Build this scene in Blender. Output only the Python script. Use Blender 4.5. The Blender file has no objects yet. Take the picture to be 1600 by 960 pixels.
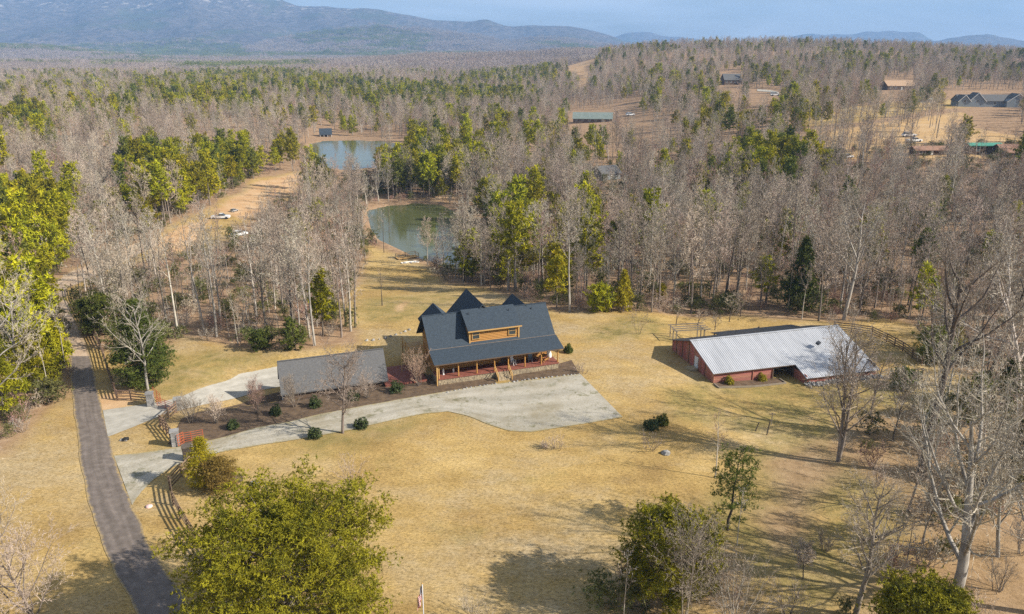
import bpy, math, random, colorsys
import numpy as np
from mathutils import Vector, Matrix, noise as mnoise

# ------------------------------------------------------------------ camera, sky, sun, exposure
SC = bpy.context.scene
COL = SC.collection
CAMZ, F, HZ = 42.0, 1216.0, 81.4            # metres, focal length and horizon row in photo pixels (1600 wide)
PITCH = math.atan((480 - HZ) / F)
SP, CP = math.sin(PITCH), math.cos(PITCH)
cam = bpy.data.cameras.new('camera')
cam.sensor_width = 36; cam.lens = F / 1600 * 36; cam.clip_start = 1; cam.clip_end = 60000
cam_o = bpy.data.objects.new('camera', cam); COL.objects.link(cam_o)
cam_o.location = (0, 0, CAMZ); cam_o.rotation_euler = (math.pi / 2 - PITCH, 0, 0)
SC.camera = cam_o

SUN_EL = math.radians(32); SUN_DIR = Vector((1.0, -0.27, 0)).normalized()
sun_dir = Vector((SUN_DIR.x * math.cos(SUN_EL), SUN_DIR.y * math.cos(SUN_EL), math.sin(SUN_EL)))
W = bpy.data.worlds.new('World'); SC.world = W; W.use_nodes = True
nt = W.node_tree; nt.nodes.clear()
wo = nt.nodes.new('ShaderNodeOutputWorld'); bg = nt.nodes.new('ShaderNodeBackground')
sky = nt.nodes.new('ShaderNodeTexSky'); sky.sky_type = 'NISHITA'; sky.sun_disc = False
sky.sun_elevation = SUN_EL; sky.sun_rotation = math.atan2(sun_dir.x, sun_dir.y)
sky.altitude = 300; sky.air_density = 1.0; sky.dust_density = 1.6; sky.ozone_density = 2.5
# thin high cloud, streaked, everywhere in the sky
tc = nt.nodes.new('ShaderNodeTexCoord'); mp = nt.nodes.new('ShaderNodeMapping')
mp.inputs['Scale'].default_value = (2.2, 2.2, 16)
nz = nt.nodes.new('ShaderNodeTexNoise'); nz.inputs['Scale'].default_value = 1.6; nz.inputs['Detail'].default_value = 7
nz.inputs['Distortion'].default_value = 0.7
cr = nt.nodes.new('ShaderNodeValToRGB'); cr.color_ramp.elements[0].position = .32; cr.color_ramp.elements[1].position = .72
cr.color_ramp.elements[1].color = (.6, .6, .6, 1)
mx = nt.nodes.new('ShaderNodeMixRGB'); mx.inputs[2].default_value = (9.5, 10.0, 10.8, 1)
L = nt.links.new
L(tc.outputs['Generated'], mp.inputs[0]); L(mp.outputs[0], nz.inputs['Vector']); L(nz.outputs['Fac'], cr.inputs[0])
L(cr.outputs[0], mx.inputs[0]); L(sky.outputs[0], mx.inputs[1]); L(mx.outputs[0], bg.inputs[0])
bg.inputs[1].default_value = 0.06; L(bg.outputs[0], wo.inputs[0])

sl = bpy.data.lights.new('sun', 'SUN'); sl.energy = 5.0; sl.angle = math.radians(.53); sl.color = (1, .93, .82)
so = bpy.data.objects.new('sun', sl); COL.objects.link(so); so.rotation_euler = (-sun_dir).to_track_quat('-Z', 'Y').to_euler()
so.location = (0, 0, 80)
SC.view_settings.view_transform = 'Standard'; SC.view_settings.look = 'None'
SC.view_settings.exposure = 0.70; SC.view_settings.gamma = 1.0
SC.render.engine = 'CYCLES'
SC.cycles.max_bounces = 5; SC.cycles.diffuse_bounces = 2; SC.cycles.glossy_bounces = 2
SC.cycles.transmission_bounces = 2; SC.cycles.volume_bounces = 1; SC.cycles.transparent_max_bounces = 4
SC.cycles.use_denoising = False
HAZE = 1.08e-4

# ------------------------------------------------------------------ helpers
rng = random.Random(7)
def S(x, a, b):
    t = np.clip((x - a) / (b - a), 0, 1); return t * t * (3 - 2 * t)
_R = np.random.RandomState(3).rand(256, 256)
def vn(x, y, s, o=0):
    """value noise 0..1"""
    x = np.asarray(x, float) / s + 37.3 * (o + 1); y = np.asarray(y, float) / s + 91.7 * (o + 1)
    xi = np.floor(x).astype(int); yi = np.floor(y).astype(int); fx = x - xi; fy = y - yi
    fx = fx * fx * (3 - 2 * fx); fy = fy * fy * (3 - 2 * fy)
    g = lambda a, b: _R[a & 255, b & 255]
    return (g(xi, yi) * (1 - fx) + g(xi + 1, yi) * fx) * (1 - fy) + (g(xi, yi + 1) * (1 - fx) + g(xi + 1, yi + 1) * fx) * fy
def fbm(x, y, s, n=4, o=0):
    return sum(vn(x, y, s / 2 ** i, o + i) * .5 ** i for i in range(n)) / sum(.5 ** i for i in range(n))
def at_z(px, py, z):
    """the point of height z seen at a photo pixel"""
    a = (py - 480) / F; d = (CAMZ - z) / (SP + a * CP)
    return ((px - 800) / F * d, d * (CP - a * SP))
def proj(x, y, z):
    z = z - CAMZ; d = y * CP - z * SP; up = y * SP + z * CP
    return 800 + F * x / d, 480 - F * up / d
def inpoly(px, py, poly):
    px = np.asarray(px, float); py = np.asarray(py, float); c = np.zeros(px.shape, bool)
    for (x0, y0), (x1, y1) in zip(poly, poly[1:] + poly[:1]):
        if y0 == y1: continue
        c ^= ((y0 > py) != (y1 > py)) & (px < (x1 - x0) * (py - y0) / (y1 - y0) + x0)
    return c
def sdist(x, y, poly):
    x = np.asarray(x, float); y = np.asarray(y, float); d = np.full(x.shape, 1e9)
    for (x0, y0), (x1, y1) in zip(poly, poly[1:] + poly[:1]):
        ex, ey = x1 - x0, y1 - y0
        t = np.clip(((x - x0) * ex + (y - y0) * ey) / (ex * ex + ey * ey), 0, 1)
        d = np.minimum(d, np.hypot(x - x0 - t * ex, y - y0 - t * ey))
    return np.where(inpoly(x, y, poly), -d, d)

GZE = .75; GX, GY = at_z(439, 617, GZE); GX2, GY2 = at_z(607, 594, GZE); GL = math.hypot(GX2 - GX, GY2 - GY)
POND1_Z, POND2_Z = -8.0, -7.0
POND1 = [at_z(*p, POND1_Z) for p in [(571, 330), (600, 323), (650, 318), (690, 320), (715, 332), (738, 352), (745, 385), (738, 410), (722, 422), (702, 422), (672, 410), (640, 400), (612, 386), (590, 376), (577, 358)]]
POND2 = [at_z(*p, POND2_Z) for p in [(482, 226), (505, 221), (560, 220), (600, 221), (628, 226), (640, 236), (620, 252), (590, 262), (540, 266), (498, 262), (478, 246)]]
PX = lambda p, y: (p - 800) / F * y / .97
MAIN = [(-900, -30), (-60, -8), (0, -6), (80, 0), (155, 1), (190, 1), (280, 2), (335, -3), (360, -3), (400, 3), (440, 6), (480, 12), (500, 17), (540, 18), (600, 22), (650, 30), (690, 38), (740, 43), (765, 40), (800, 47), (850, 50), (880, 49), (915, 55), (945, 64), (960, 70), (1000, 84)]
MIDR = [(380, 84), (480, 62), (560, 50), (620, 47), (700, 55), (780, 62), (880, 68), (960, 76), (1000, 84)]
FARR = [(900, 84), (935, 66), (960, 57), (985, 55), (1010, 60), (1035, 62), (1080, 72), (1140, 78), (1175, 66), (1200, 63), (1225, 60), (1260, 59), (1290, 55.5), (1320, 53), (1345, 55), (1372, 57), (1392, 66), (1410, 76), (1450, 84)]
NEARR = [(1280, 84), (1320, 73), (1360, 70), (1400, 70), (1430, 64), (1465, 60.5), (1500, 66), (1530, 71), (1560, 68), (1600, 69), (1700, 66), (2200, 60)]
def ridge(x, y, prof, y0, y1, y2, spur, o):
    px = 800 + F * .95 * x / np.maximum(y, 1)
    row = np.interp(px, [p[0] for p in prof], [p[1] for p in prof])
    crest = CAMZ + (HZ - row) / F * y1 * 1.0 / .95 + (fbm(x, y, 260, 3, o) - .5) * 26
    u = np.clip((y - y0) / (y1 - y0), 0, 1); w = np.clip((y2 - y) / (y2 - y1), 0, 1)
    k = np.abs(fbm(x + .25 * y, y * .45, spur, 4, o) - .5) * 2
    k2 = np.abs(fbm(x - .3 * y, y * .6, spur * .4, 3, o + 3) - .5) * 2
    sh = u ** 1.25 * (1 - .9 * (k + .5 * k2) * (1 - u) ** .7) * w ** 1.1
    edge = S(row, 86, 78)
    return np.maximum(crest, 0) * sh * edge
def H(x, y):
    x = np.asarray(x, float); y = np.asarray(y, float)
    back = S(y, 112, 195)
    z = -5.0 * back * (1 - S(x, 50, 170))
    z = z - 1.1 * S(x, 18, 34) * S(y, 60, 88) * (1 - .5 * S(y, 130, 170))         # the barn stands a little lower
    vx = np.interp(y, [110, 160, 235, 300, 405, 700], [-12, -30, -30, -55, -91, -120])
    z = z - 3.2 * back * np.exp(-((x - vx) / 48) ** 2) * (1 - S(y, 500, 900))
    z = z + S(y, 190, 430) * S(x, 10, 190) * 9 + S(y, 430, 900) * 9 * S(x, -100, 250)
    z = z + 5 * S(-x, 90, 260) * S(y, 130, 350)
    z = z + 31 * np.exp(-((x - 340) / 330) ** 2 - ((y - 1270) / 330) ** 2)        # wooded hill on the right
    z = z + 16 * np.exp(-((x - 700) / 260) ** 2 - ((y - 1500) / 500) ** 2)
    z = z + 30 * np.exp(-((x + 110) / 420) ** 2 - ((y - 2250) / 330) ** 2)
    z = z + 75 * np.exp(-((x + 2500) / 700) ** 2 - ((y - 3600) / 600) ** 2)
    far = S(y, 300, 1200)
    z = z + far * (fbm(x, y, 420, 3, 5) - .5) * (14 + 22 * S(y, 1500, 3500))
    z = z + (fbm(x, y, 34, 2, 9) - .5) * .7 * S(y, 96, 150) + (fbm(x, y, 22, 2, 11) - .5) * .35 * (1 - S(y, 66, 74)) 
    gu = (x - GX) * .94 + (y - GY) * .34; gv = -(x - GX) * .34 + (y - GY) * .94
    z = z - 1.7 * S(gv, -.1, .5) * (1 - S(gv, 11, 17)) * S(gu, -12, -3) * (1 - S(gu, GL + .3, GL + 3))
    for poly, lev in ((POND1, POND1_Z), (POND2, POND2_Z)):
        cx = sum(p[0] for p in poly) / len(poly); cy = sum(p[1] for p in poly) / len(poly)
        near = (np.abs(x - cx) < 150) & (np.abs(y - cy) < 170)
        if near.any():
            sd = sdist(x, y, poly)
            out = lev + .35 + .02 * np.maximum(sd, 0); w = np.exp(-np.maximum(sd, 0) / 14)
            bowl = lev - np.minimum(2.5, .35 * np.maximum(-sd, 0)) + .35 * (1 - S(-sd, -1, 1.5))
            z = np.where(near, np.where(sd > 0, z * (1 - w) + out * w, bowl), z)
    if (y > 3400).any():
        m = ridge(x, y, MAIN, 4400, 7000, 8900, 900, 20)
        m = np.maximum(m, ridge(x, y, MIDR, 3700, 5200, 6800, 600, 26))
        m = np.maximum(m, ridge(x, y, NEARR, 5800, 7300, 8700, 1500, 29))
        m = np.maximum(m, ridge(x, y, FARR, 8300, 9600, 10500, 2000, 32))
        z = z + m
    return z
_T = np.geomspace(30, 10500, 1500)
def G(px, py, off=0.0):
    """the point of the ground (or of a surface off metres above it) seen at a photo pixel"""
    a = (py - 480) / F
    dx, dy, dz = (px - 800) / F, CP - a * SP, -SP - a * CP
    x, y, z = dx * _T, dy * _T, CAMZ + dz * _T
    g = z - H(x, y) - off
    i = int(np.argmax(g < 0)) if (g < 0).any() else len(_T) - 1
    t0, t1 = _T[i - 1], _T[i]
    for _ in range(2):
        tt = np.linspace(t0, t1, 12); gg = CAMZ + dz * tt - H(dx * tt, dy * tt) - off
        j = int(np.argmax(gg < 0)) if (gg < 0).any() else 11
        j = max(j, 1); t0, t1 = tt[j - 1], tt[j]
    t = (t0 + t1) / 2
    return dx * t, dy * t
def h1(x, y): return float(H(np.array([x]), np.array([y]))[0])
def G3(px, py):
    x, y = G(px, py); return Vector((x, y, h1(x, y)))

class MB:
    def __init__(s): s.v = []; s.f = []; s.m = []
    def face(s, pts, mi=0):
        n = len(s.v); s.v.extend(tuple(p) for p in pts); s.f.append(tuple(range(n, n + len(pts)))); s.m.append(mi)
    def box(s, c, d, rz=0, mi=0, M=None):
        M = M or Matrix.Rotation(rz, 4, 'Z'); n = len(s.v); c = Vector(c)
        for k in range(8):
            q = Vector(((-.5, .5)[k & 1] * d[0], (-.5, .5)[k >> 1 & 1] * d[1], (-.5, .5)[k >> 2] * d[2]))
            s.v.append(tuple(M @ q + c))
        for f in ((0, 2, 3, 1), (4, 5, 7, 6), (0, 1, 5, 4), (2, 6, 7, 3), (0, 4, 6, 2), (1, 3, 7, 5)):
            s.f.append(tuple(n + i for i in f)); s.m.append(mi)
    def prism(s, prof, axis_a, axis_b, ext, o=(0, 0, 0), mi=0):
        """profile (list of 2-D) in the plane of axis_a, axis_b, extruded by the vector ext"""
        A, B, E, O = Vector(axis_a), Vector(axis_b), Vector(ext), Vector(o); n = len(s.v); k = len(prof)
        for e in (Vector(), E):
            for a, b in prof: s.v.append(tuple(O + A * a + B * b + e))
        s.f.append(tuple(n + i for i in range(k))[::-1]); s.m.append(mi)
        s.f.append(tuple(n + k + i for i in range(k))); s.m.append(mi)
        for i in range(k):
            j = (i + 1) % k; s.f.append((n + i, n + j, n + k + j, n + k + i)); s.m.append(mi)
    def tube(s, pts, rad, n=5, cap=True, mi=0):
        m = len(s.v); K = len(pts); a0 = None
        for i in range(K):
            p = Vector(pts[i]); d = (Vector(pts[min(i + 1, K - 1)]) - Vector(pts[max(i - 1, 0)])).normalized()
            if a0 is None: a0 = d.orthogonal().normalized()
            a0 = (a0 - d * a0.dot(d)).normalized(); b = d.cross(a0)
            for k in range(n):
                t = 2 * math.pi * k / n; s.v.append(tuple(p + (a0 * math.cos(t) + b * math.sin(t)) * rad[i]))
        for i in range(K - 1):
            for k in range(n):
                s.f.append((m + i * n + k, m + i * n + (k + 1) % n, m + (i + 1) * n + (k + 1) % n, m + (i + 1) * n + k)); s.m.append(mi)
        if cap: s.f.append(tuple(m + (K - 1) * n + k for k in range(n))); s.m.append(mi)
    def mesh(s, name, mats, smooth=False):
        me = bpy.data.meshes.new(name); me.from_pydata(s.v, [], s.f)
        mats = mats if isinstance(mats, (list, tuple)) else [mats]
        for m in mats: me.materials.append(m)
        if len(mats) > 1: me.polygons.foreach_set('material_index', s.m)
        if smooth: me.polygons.foreach_set('use_smooth', [True] * len(s.f))
        me.update(); return me
def link(name, data, parent=None, loc=(0, 0, 0), rot=(0, 0, 0), scale=(1, 1, 1)):
    o = bpy.data.objects.new(name, data); COL.objects.link(o); o.parent = parent
    o.location = loc; o.rotation_euler = rot; o.scale = scale; return o
def tag(o, label=None, cat=None, group=None, kind=None):
    if label: o['label'] = label
    if cat: o['category'] = cat
    if group: o['group'] = group
    if kind: o['kind'] = kind
    return o
def thing(name, label, cat, loc, rz=0, group=None):
    return tag(link(name, None, None, loc, (0, 0, rz)), label, cat, group)
def part(name, mb, mat, parent, smooth=False, **k):
    return link(name, mb.mesh(name, mat, smooth), parent, **k)
_U = {}
def unit(mat):
    if mat.name not in _U:
        m = MB(); m.box((0, 0, 0), (1, 1, 1)); _U[mat.name] = m.mesh('board', mat)
    return _U[mat.name]
def bar(name, a, b, w, t, mat, parent, up=Vector((0, 0, 1))):
    """a board from a to b, t thick, w high, as an object of its own"""
    a, b = Vector(a), Vector(b); d = b - a; ln = d.length; x = d.normalized(); y = up.cross(x)
    y = y.normalized() if y.length > 1e-4 else Vector((0, 1, 0)); z = x.cross(y)
    o = link(name, unit(mat), parent)
    o.matrix_local = Matrix.Translation((a + b) / 2) @ Matrix((x, y, z)).transposed().to_4x4() @ Matrix.Diagonal((ln, t, w, 1))
    return o
def dup(o, parent=None):
    c = o.copy(); COL.objects.link(c); c.parent = parent
    for ch in o.children: dup(ch, c)
    return c

# ------------------------------------------------------------------ materials
def mat(name, c1, c2=None, scale=1.0, rough=.85, detail=6, bump=0, bscale=None, metal=0, rnd=0, stretch=None, c3=None, spec=.3, trans=0, coords='Object', lo=.35, hi=.65):
    m = bpy.data.materials.new(name); m.use_nodes = True; t = m.node_tree; b = t.nodes['Principled BSDF']
    b.inputs['Roughness'].default_value = rough; b.inputs['Metallic'].default_value = metal
    b.inputs['Specular IOR Level'].default_value = spec
    N, K = t.nodes.new, t.links.new
    tcn = N('ShaderNodeTexCoord'); vec = tcn.outputs[coords]
    if stretch:
        q = N('ShaderNodeMapping'); q.inputs['Scale'].default_value = stretch; K(vec, q.inputs[0]); vec = q.outputs[0]
    col = None
    if c2:
        n = N('ShaderNodeTexNoise'); n.inputs['Scale'].default_value = scale; n.inputs['Detail'].default_value = detail
        n.inputs['Roughness'].default_value = .62
        r = N('ShaderNodeValToRGB'); r.color_ramp.elements[0].position = lo; r.color_ramp.elements[1].position = hi
        r.color_ramp.elements[0].color = (*c1, 1); r.color_ramp.elements[1].color = (*c2, 1)
        if c3:
            e = r.color_ramp.elements.new((lo + hi) / 2); e.color = (*c3, 1)
        K(vec, n.inputs['Vector']); K(n.outputs['Fac'], r.inputs[0]); col = r.outputs[0]
    if rnd:
        oi = N('ShaderNodeObjectInfo'); mr = N('ShaderNodeMapRange'); mr.inputs['To Min'].default_value = 1 - rnd; mr.inputs['To Max'].default_value = 1 + rnd
        hs = N('ShaderNodeHueSaturation'); K(oi.outputs['Random'], mr.inputs[0]); K(mr.outputs[0], hs.inputs['Value'])
        ml = N('ShaderNodeMath'); ml.operation = 'MULTIPLY'; ml.inputs[1].default_value = 7.13; fr = N('ShaderNodeMath'); fr.operation = 'FRACT'
        m2 = N('ShaderNodeMapRange'); m2.inputs['To Min'].default_value = .485; m2.inputs['To Max'].default_value = .515
        K(oi.outputs['Random'], ml.inputs[0]); K(ml.outputs[0], fr.inputs[0]); K(fr.outputs[0], m2.inputs[0]); K(m2.outputs[0], hs.inputs['Hue'])
        if col is None: hs.inputs['Color'].default_value = (*c1, 1)
        else: K(col, hs.inputs['Color'])
        col = hs.outputs[0]
    if col is None: b.inputs['Base Color'].default_value = (*c1, 1)
    else: K(col, b.inputs['Base Color'])
    if bump:
        n2 = N('ShaderNodeTexNoise'); n2.inputs['Scale'].default_value = bscale or scale * 4; n2.inputs['Detail'].default_value = 5
        bp = N('ShaderNodeBump'); bp.inputs['Strength'].default_value = min(bump, 1); bp.inputs['Distance'].default_value = bump
        K(vec, n2.inputs['Vector']); K(n2.outputs['Fac'], bp.inputs['Height']); K(bp.outputs[0], b.inputs['Normal'])
    if trans:
        out = t.nodes['Material Output']; tr = N('ShaderNodeBsdfTranslucent'); ms = N('ShaderNodeMixShader'); ms.inputs[0].default_value = trans
        if col is None: tr.inputs[0].default_value = (*c1, 1)
        else: K(col, tr.inputs[0])
        K(b.outputs[0], ms.inputs[1]); K(tr.outputs[0], ms.inputs[2]); K(ms.outputs[0], out.inputs[0])
    return m
M = {}
M['bark_pale'] = mat('bark_pale', (.50, .45, .38), (.24, .21, .18), 2.5, rnd=.25, stretch=(1, 1, .3))
M['bark_grey'] = mat('bark_grey', (.28, .235, .19), (.13, .105, .085), 2.0, rnd=.3, stretch=(1, 1, .3))
M['bark_dark'] = mat('bark_dark', (.13, .105, .085), (.07, .055, .045), 2.0, rnd=.2, stretch=(1, 1, .3))
M['bark_white'] = mat('bark_white', (.42, .39, .34), (.17, .15, .125), 1.2, rnd=.1, stretch=(1, 1, .4))
M['twig'] = mat('twig', (.47, .385, .30), (.30, .24, .185), .6, rnd=.38)
M['twig_far'] = mat('far_twig', (.36, .29, .24), (.24, .19, .16), .6, rnd=.2)
M['twig_red'] = mat('twig_red', (.42, .27, .20), (.28, .18, .14), .8, rnd=.2)
M['twig_pale'] = mat('twig_pale', (.46, .40, .32), (.30, .26, .205), .8, rnd=.25)
M['pine'] = mat('pine_needles', (.15, .16, .008), (.50, .44, .014), .5, rnd=.3, trans=.2, c3=(.30, .285, .010))
M['pine_dark'] = mat('pine_dark_needles', (.10, .125, .02), (.22, .225, .03), .6, rnd=.25, trans=.18)
M['cedar'] = mat('cedar_needles', (.045, .065, .012), (.13, .145, .02), .9, rnd=.15, trans=.15)
M['juniper'] = mat('juniper_needles', (.085, .095, .006), (.33, .30, .012), .8, trans=.15, c3=(.22, .20, .009))
M['gold'] = mat('gold_needles', (.26, .23, .010), (.48, .39, .016), 1.4, trans=.25)
M['rust'] = mat('rust_needles', (.20, .13, .03), (.27, .19, .04), 1.4, trans=.2)
M['box'] = mat('boxwood_leaves', (.035, .055, .018), (.09, .115, .035), 5, trans=.1)
M['boxgold'] = mat('gold_shrub_leaves', (.26, .22, .02), (.45, .38, .04), 5, trans=.2)
M['brushg'] = mat('brush_green', (.10, .11, .035), (.17, .165, .05), 2, rnd=.3, trans=.2)
M['shingle'] = mat('charcoal_shingles', (.026, .038, .052), (.052, .070, .090), 3.5, rough=.82, bump=.02, bscale=30, lo=.25, hi=.75)
M['shingle_grey'] = mat('grey_shingles', (.085, .085, .088), (.15, .148, .145), 5, rough=.85, bump=.03, bscale=20, lo=.25, hi=.75)
M['log'] = mat('honey_logs', (.36, .17, .045), (.52, .27, .075), 1.5, rough=.6, stretch=(1, 1, 9))
M['logtrim'] = mat('pale_wood_trim', (.55, .34, .12), (.42, .24, .08), 3, rough=.6)
M['porchfloor'] = mat('red_porch_floor', (.20, .065, .045), (.27, .10, .07), 3, rough=.7)
M['stone'] = mat('tan_stone', (.46, .37, .24), (.24, .19, .13), 3.5, bump=.05)
M['stone2'] = mat('grey_stone', (.36, .35, .33), (.20, .19, .18), 3.5, bump=.05, rnd=.25)
M['glass'] = mat('window_glass', (.03, .04, .045), rough=.08, spec=.8)
M['white'] = mat('white_paint', (.75, .75, .73), (.66, .66, .64), 2, rough=.6)
M['galv'] = mat('galvanised_roof', (.60, .61, .63), (.42, .43, .45), .45, rough=.5, metal=.15, lo=.2, hi=.72, stretch=(2.5, .35, 1), spec=.5)
M['barnred'] = mat('faded_red_boards', (.30, .095, .07), (.46, .22, .165), 1.4, rough=.85, stretch=(1, 1, 7), rnd=.15)
M['darkmetal'] = mat('dark_metal', (.05, .055, .065), rough=.5, metal=.3)
M['fence'] = mat('brown_fence_boards', (.16, .105, .07), (.25, .175, .12), 4, rough=.85, rnd=.2)
M['fencegrey'] = mat('weathered_fence_boards', (.30, .25, .19), (.20, .16, .12), 4, rnd=.2)
M['gatered'] = mat('red_gate_steel', (.40, .085, .045), (.48, .15, .06), 4, rough=.55)
M['gateblue'] = mat('pale_blue_gate_steel', (.50, .58, .63), rough=.45, metal=.2)
M['asphalt'] = mat('old_asphalt', (.13, .105, .088), (.23, .19, .16), 1.1, detail=12, bump=.02, bscale=18, lo=.3, hi=.7, c3=(.17, .14, .12))
M['dirt'] = mat('bare_dirt', (.44, .31, .20), (.56, .43, .31), .6, bump=.05, bscale=4)
M['orange_dirt'] = mat('orange_dirt', (.50, .24, .09), (.58, .36, .19), .12, bump=.1, bscale=2)
M['concrete'] = mat('concrete', (.36, .335, .285), (.46, .43, .37), .9, bump=.01, bscale=8)
M['gravel'] = mat('pale_gravel', (.22, .19, .13), (.50, .465, .385), 5.5, detail=8, bump=.015, bscale=20, lo=.2, hi=.8, c3=(.40, .365, .295))
M['mulch'] = mat('mulch', (.085, .058, .038), (.17, .115, .07), 1.3, detail=10, bump=.08, bscale=9)
M['carwhite'] = mat('white_car_paint', (.75, .76, .77), rough=.25, spec=.6)
M['cargrey'] = mat('silver_car_paint', (.45, .46, .48), rough=.3, metal=.4)
M['tyre'] = mat('tyre', (.02, .02, .02))
M['water'] = mat('pond_water', (.085, .095, .04), (.12, .13, .055), .03, rough=.1, spec=.5, bump=.012, bscale=.9)
M['tan_roof'] = mat('tan_roof', (.38, .25, .15), (.44, .30, .19), 2)
M['green_roof'] = mat('green_metal_roof', (.06, .24, .17), (.09, .30, .22), 1, rough=.5)
M['grey_green_roof'] = mat('grey_green_roof', (.16, .20, .18), (.21, .25, .23), .6)
M['brown_roof'] = mat('rusty_brown_roof', (.26, .14, .09), (.33, .20, .14), .8)
M['siding'] = mat('grey_blue_siding', (.20, .24, .27), (.26, .29, .32), 2)
M['brown_wall'] = mat('dark_brown_wall', (.09, .06, .045), (.13, .09, .06), 3)
M['flagred'] = mat('flag_red', (.45, .02, .035)); M['flagwhite'] = mat('flag_white', (.75, .74, .72)); M['flagblue'] = mat('flag_blue', (.02, .03, .12))
M['pink'] = mat('pink_bucket', (.75, .50, .45))

def paving(m, verge=(.42, .30, .13), width=.55, track=0.0):
    t = m.node_tree; b = t.nodes['Principled BSDF']; N, K = t.nodes.new, t.links.new; col = b.inputs['Base Color'].links[0].from_socket
    def attr(n): a = N('ShaderNodeAttribute'); a.attribute_name = n; return a.outputs['Fac']
    tcn = N('ShaderNodeTexCoord'); n1 = N('ShaderNodeTexNoise'); n1.inputs['Scale'].default_value = 1.7; n1.inputs['Detail'].default_value = 8; n1.inputs['Roughness'].default_value = .75; K(tcn.outputs['Object'], n1.inputs['Vector'])
    if track:
        cx = N('ShaderNodeCombineXYZ'); f = N('ShaderNodeMath'); f.operation = 'MULTIPLY'; f.inputs[1].default_value = 7; g = N('ShaderNodeMath'); g.operation = 'MULTIPLY'; g.inputs[1].default_value = .07
        K(attr('across'), f.inputs[0]); K(attr('along'), g.inputs[0]); K(f.outputs[0], cx.inputs[0]); K(g.outputs[0], cx.inputs[1]); n2 = N('ShaderNodeTexNoise'); n2.inputs['Scale'].default_value = 1; n2.inputs['Detail'].default_value = 1.5; K(cx.outputs[0], n2.inputs['Vector'])
        r = N('ShaderNodeValToRGB'); r.color_ramp.elements[0].position = .35; r.color_ramp.elements[1].position = .65; k = 1 - track; r.color_ramp.elements[0].color = (k, k, k * .98, 1); r.color_ramp.elements[1].color = (1 + track, 1 + track, 1 + track, 1); K(n2.outputs['Fac'], r.inputs[0])
        x = N('ShaderNodeMixRGB'); x.blend_type = 'MULTIPLY'; x.inputs[0].default_value = 1; K(col, x.inputs[1]); K(r.outputs[0], x.inputs[2]); col = x.outputs[0]
    a1 = N('ShaderNodeMath'); a1.operation = 'MULTIPLY_ADD'; a1.inputs[1].default_value = -2.6 * width; a1.inputs[2].default_value = 1.3 * width + .05; K(n1.outputs['Fac'], a1.inputs[0])
    a2 = N('ShaderNodeMath'); a2.operation = 'ADD'; K(attr('verge'), a2.inputs[0]); K(a1.outputs[0], a2.inputs[1])
    mr = N('ShaderNodeMapRange'); mr.inputs['From Min'].default_value = .0; mr.inputs['From Max'].default_value = width * .7; mr.inputs['To Min'].default_value = 1; mr.inputs['To Max'].default_value = 0; K(a2.outputs[0], mr.inputs['Value'])
    x = N('ShaderNodeMixRGB'); x.inputs[2].default_value = (*verge, 1); K(mr.outputs[0], x.inputs[0]); K(col, x.inputs[1]); K(x.outputs[0], b.inputs['Base Color'])
def weeds(m):
    t = m.node_tree; b = t.nodes['Principled BSDF']; N, K = t.nodes.new, t.links.new; col = b.inputs['Base Color'].links[0].from_socket; tcn = N('ShaderNodeTexCoord')
    for sc, lo, hi, k, c in ((.16, .46, .60, .7, (.27, .225, .14)), (.45, .54, .62, .85, (.15, .14, .065)), (.07, .45, .62, .35, (.50, .47, .41))):
        n = N('ShaderNodeTexNoise'); n.inputs['Scale'].default_value = sc; n.inputs['Detail'].default_value = 10; n.inputs['Roughness'].default_value = .75; K(tcn.outputs['Object'], n.inputs['Vector'])
        r = N('ShaderNodeValToRGB'); r.color_ramp.elements[0].position = lo; r.color_ramp.elements[1].position = hi; r.color_ramp.elements[1].color = (k, k, k, 1); K(n.outputs['Fac'], r.inputs[0])
        x = N('ShaderNodeMixRGB'); x.inputs[2].default_value = (*c, 1); K(r.outputs[0], x.inputs[0]); K(col, x.inputs[1]); col = x.outputs[0]
    K(col, b.inputs['Base Color'])
weeds(M['gravel'])
paving(M['asphalt'], width=.5, track=.13); paving(M['concrete'], (.36, .27, .13), .25, .08); paving(M['gravel'], (.33, .27, .13), .6, .12); paving(M['dirt'], (.36, .25, .13), .8, .12)
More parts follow.
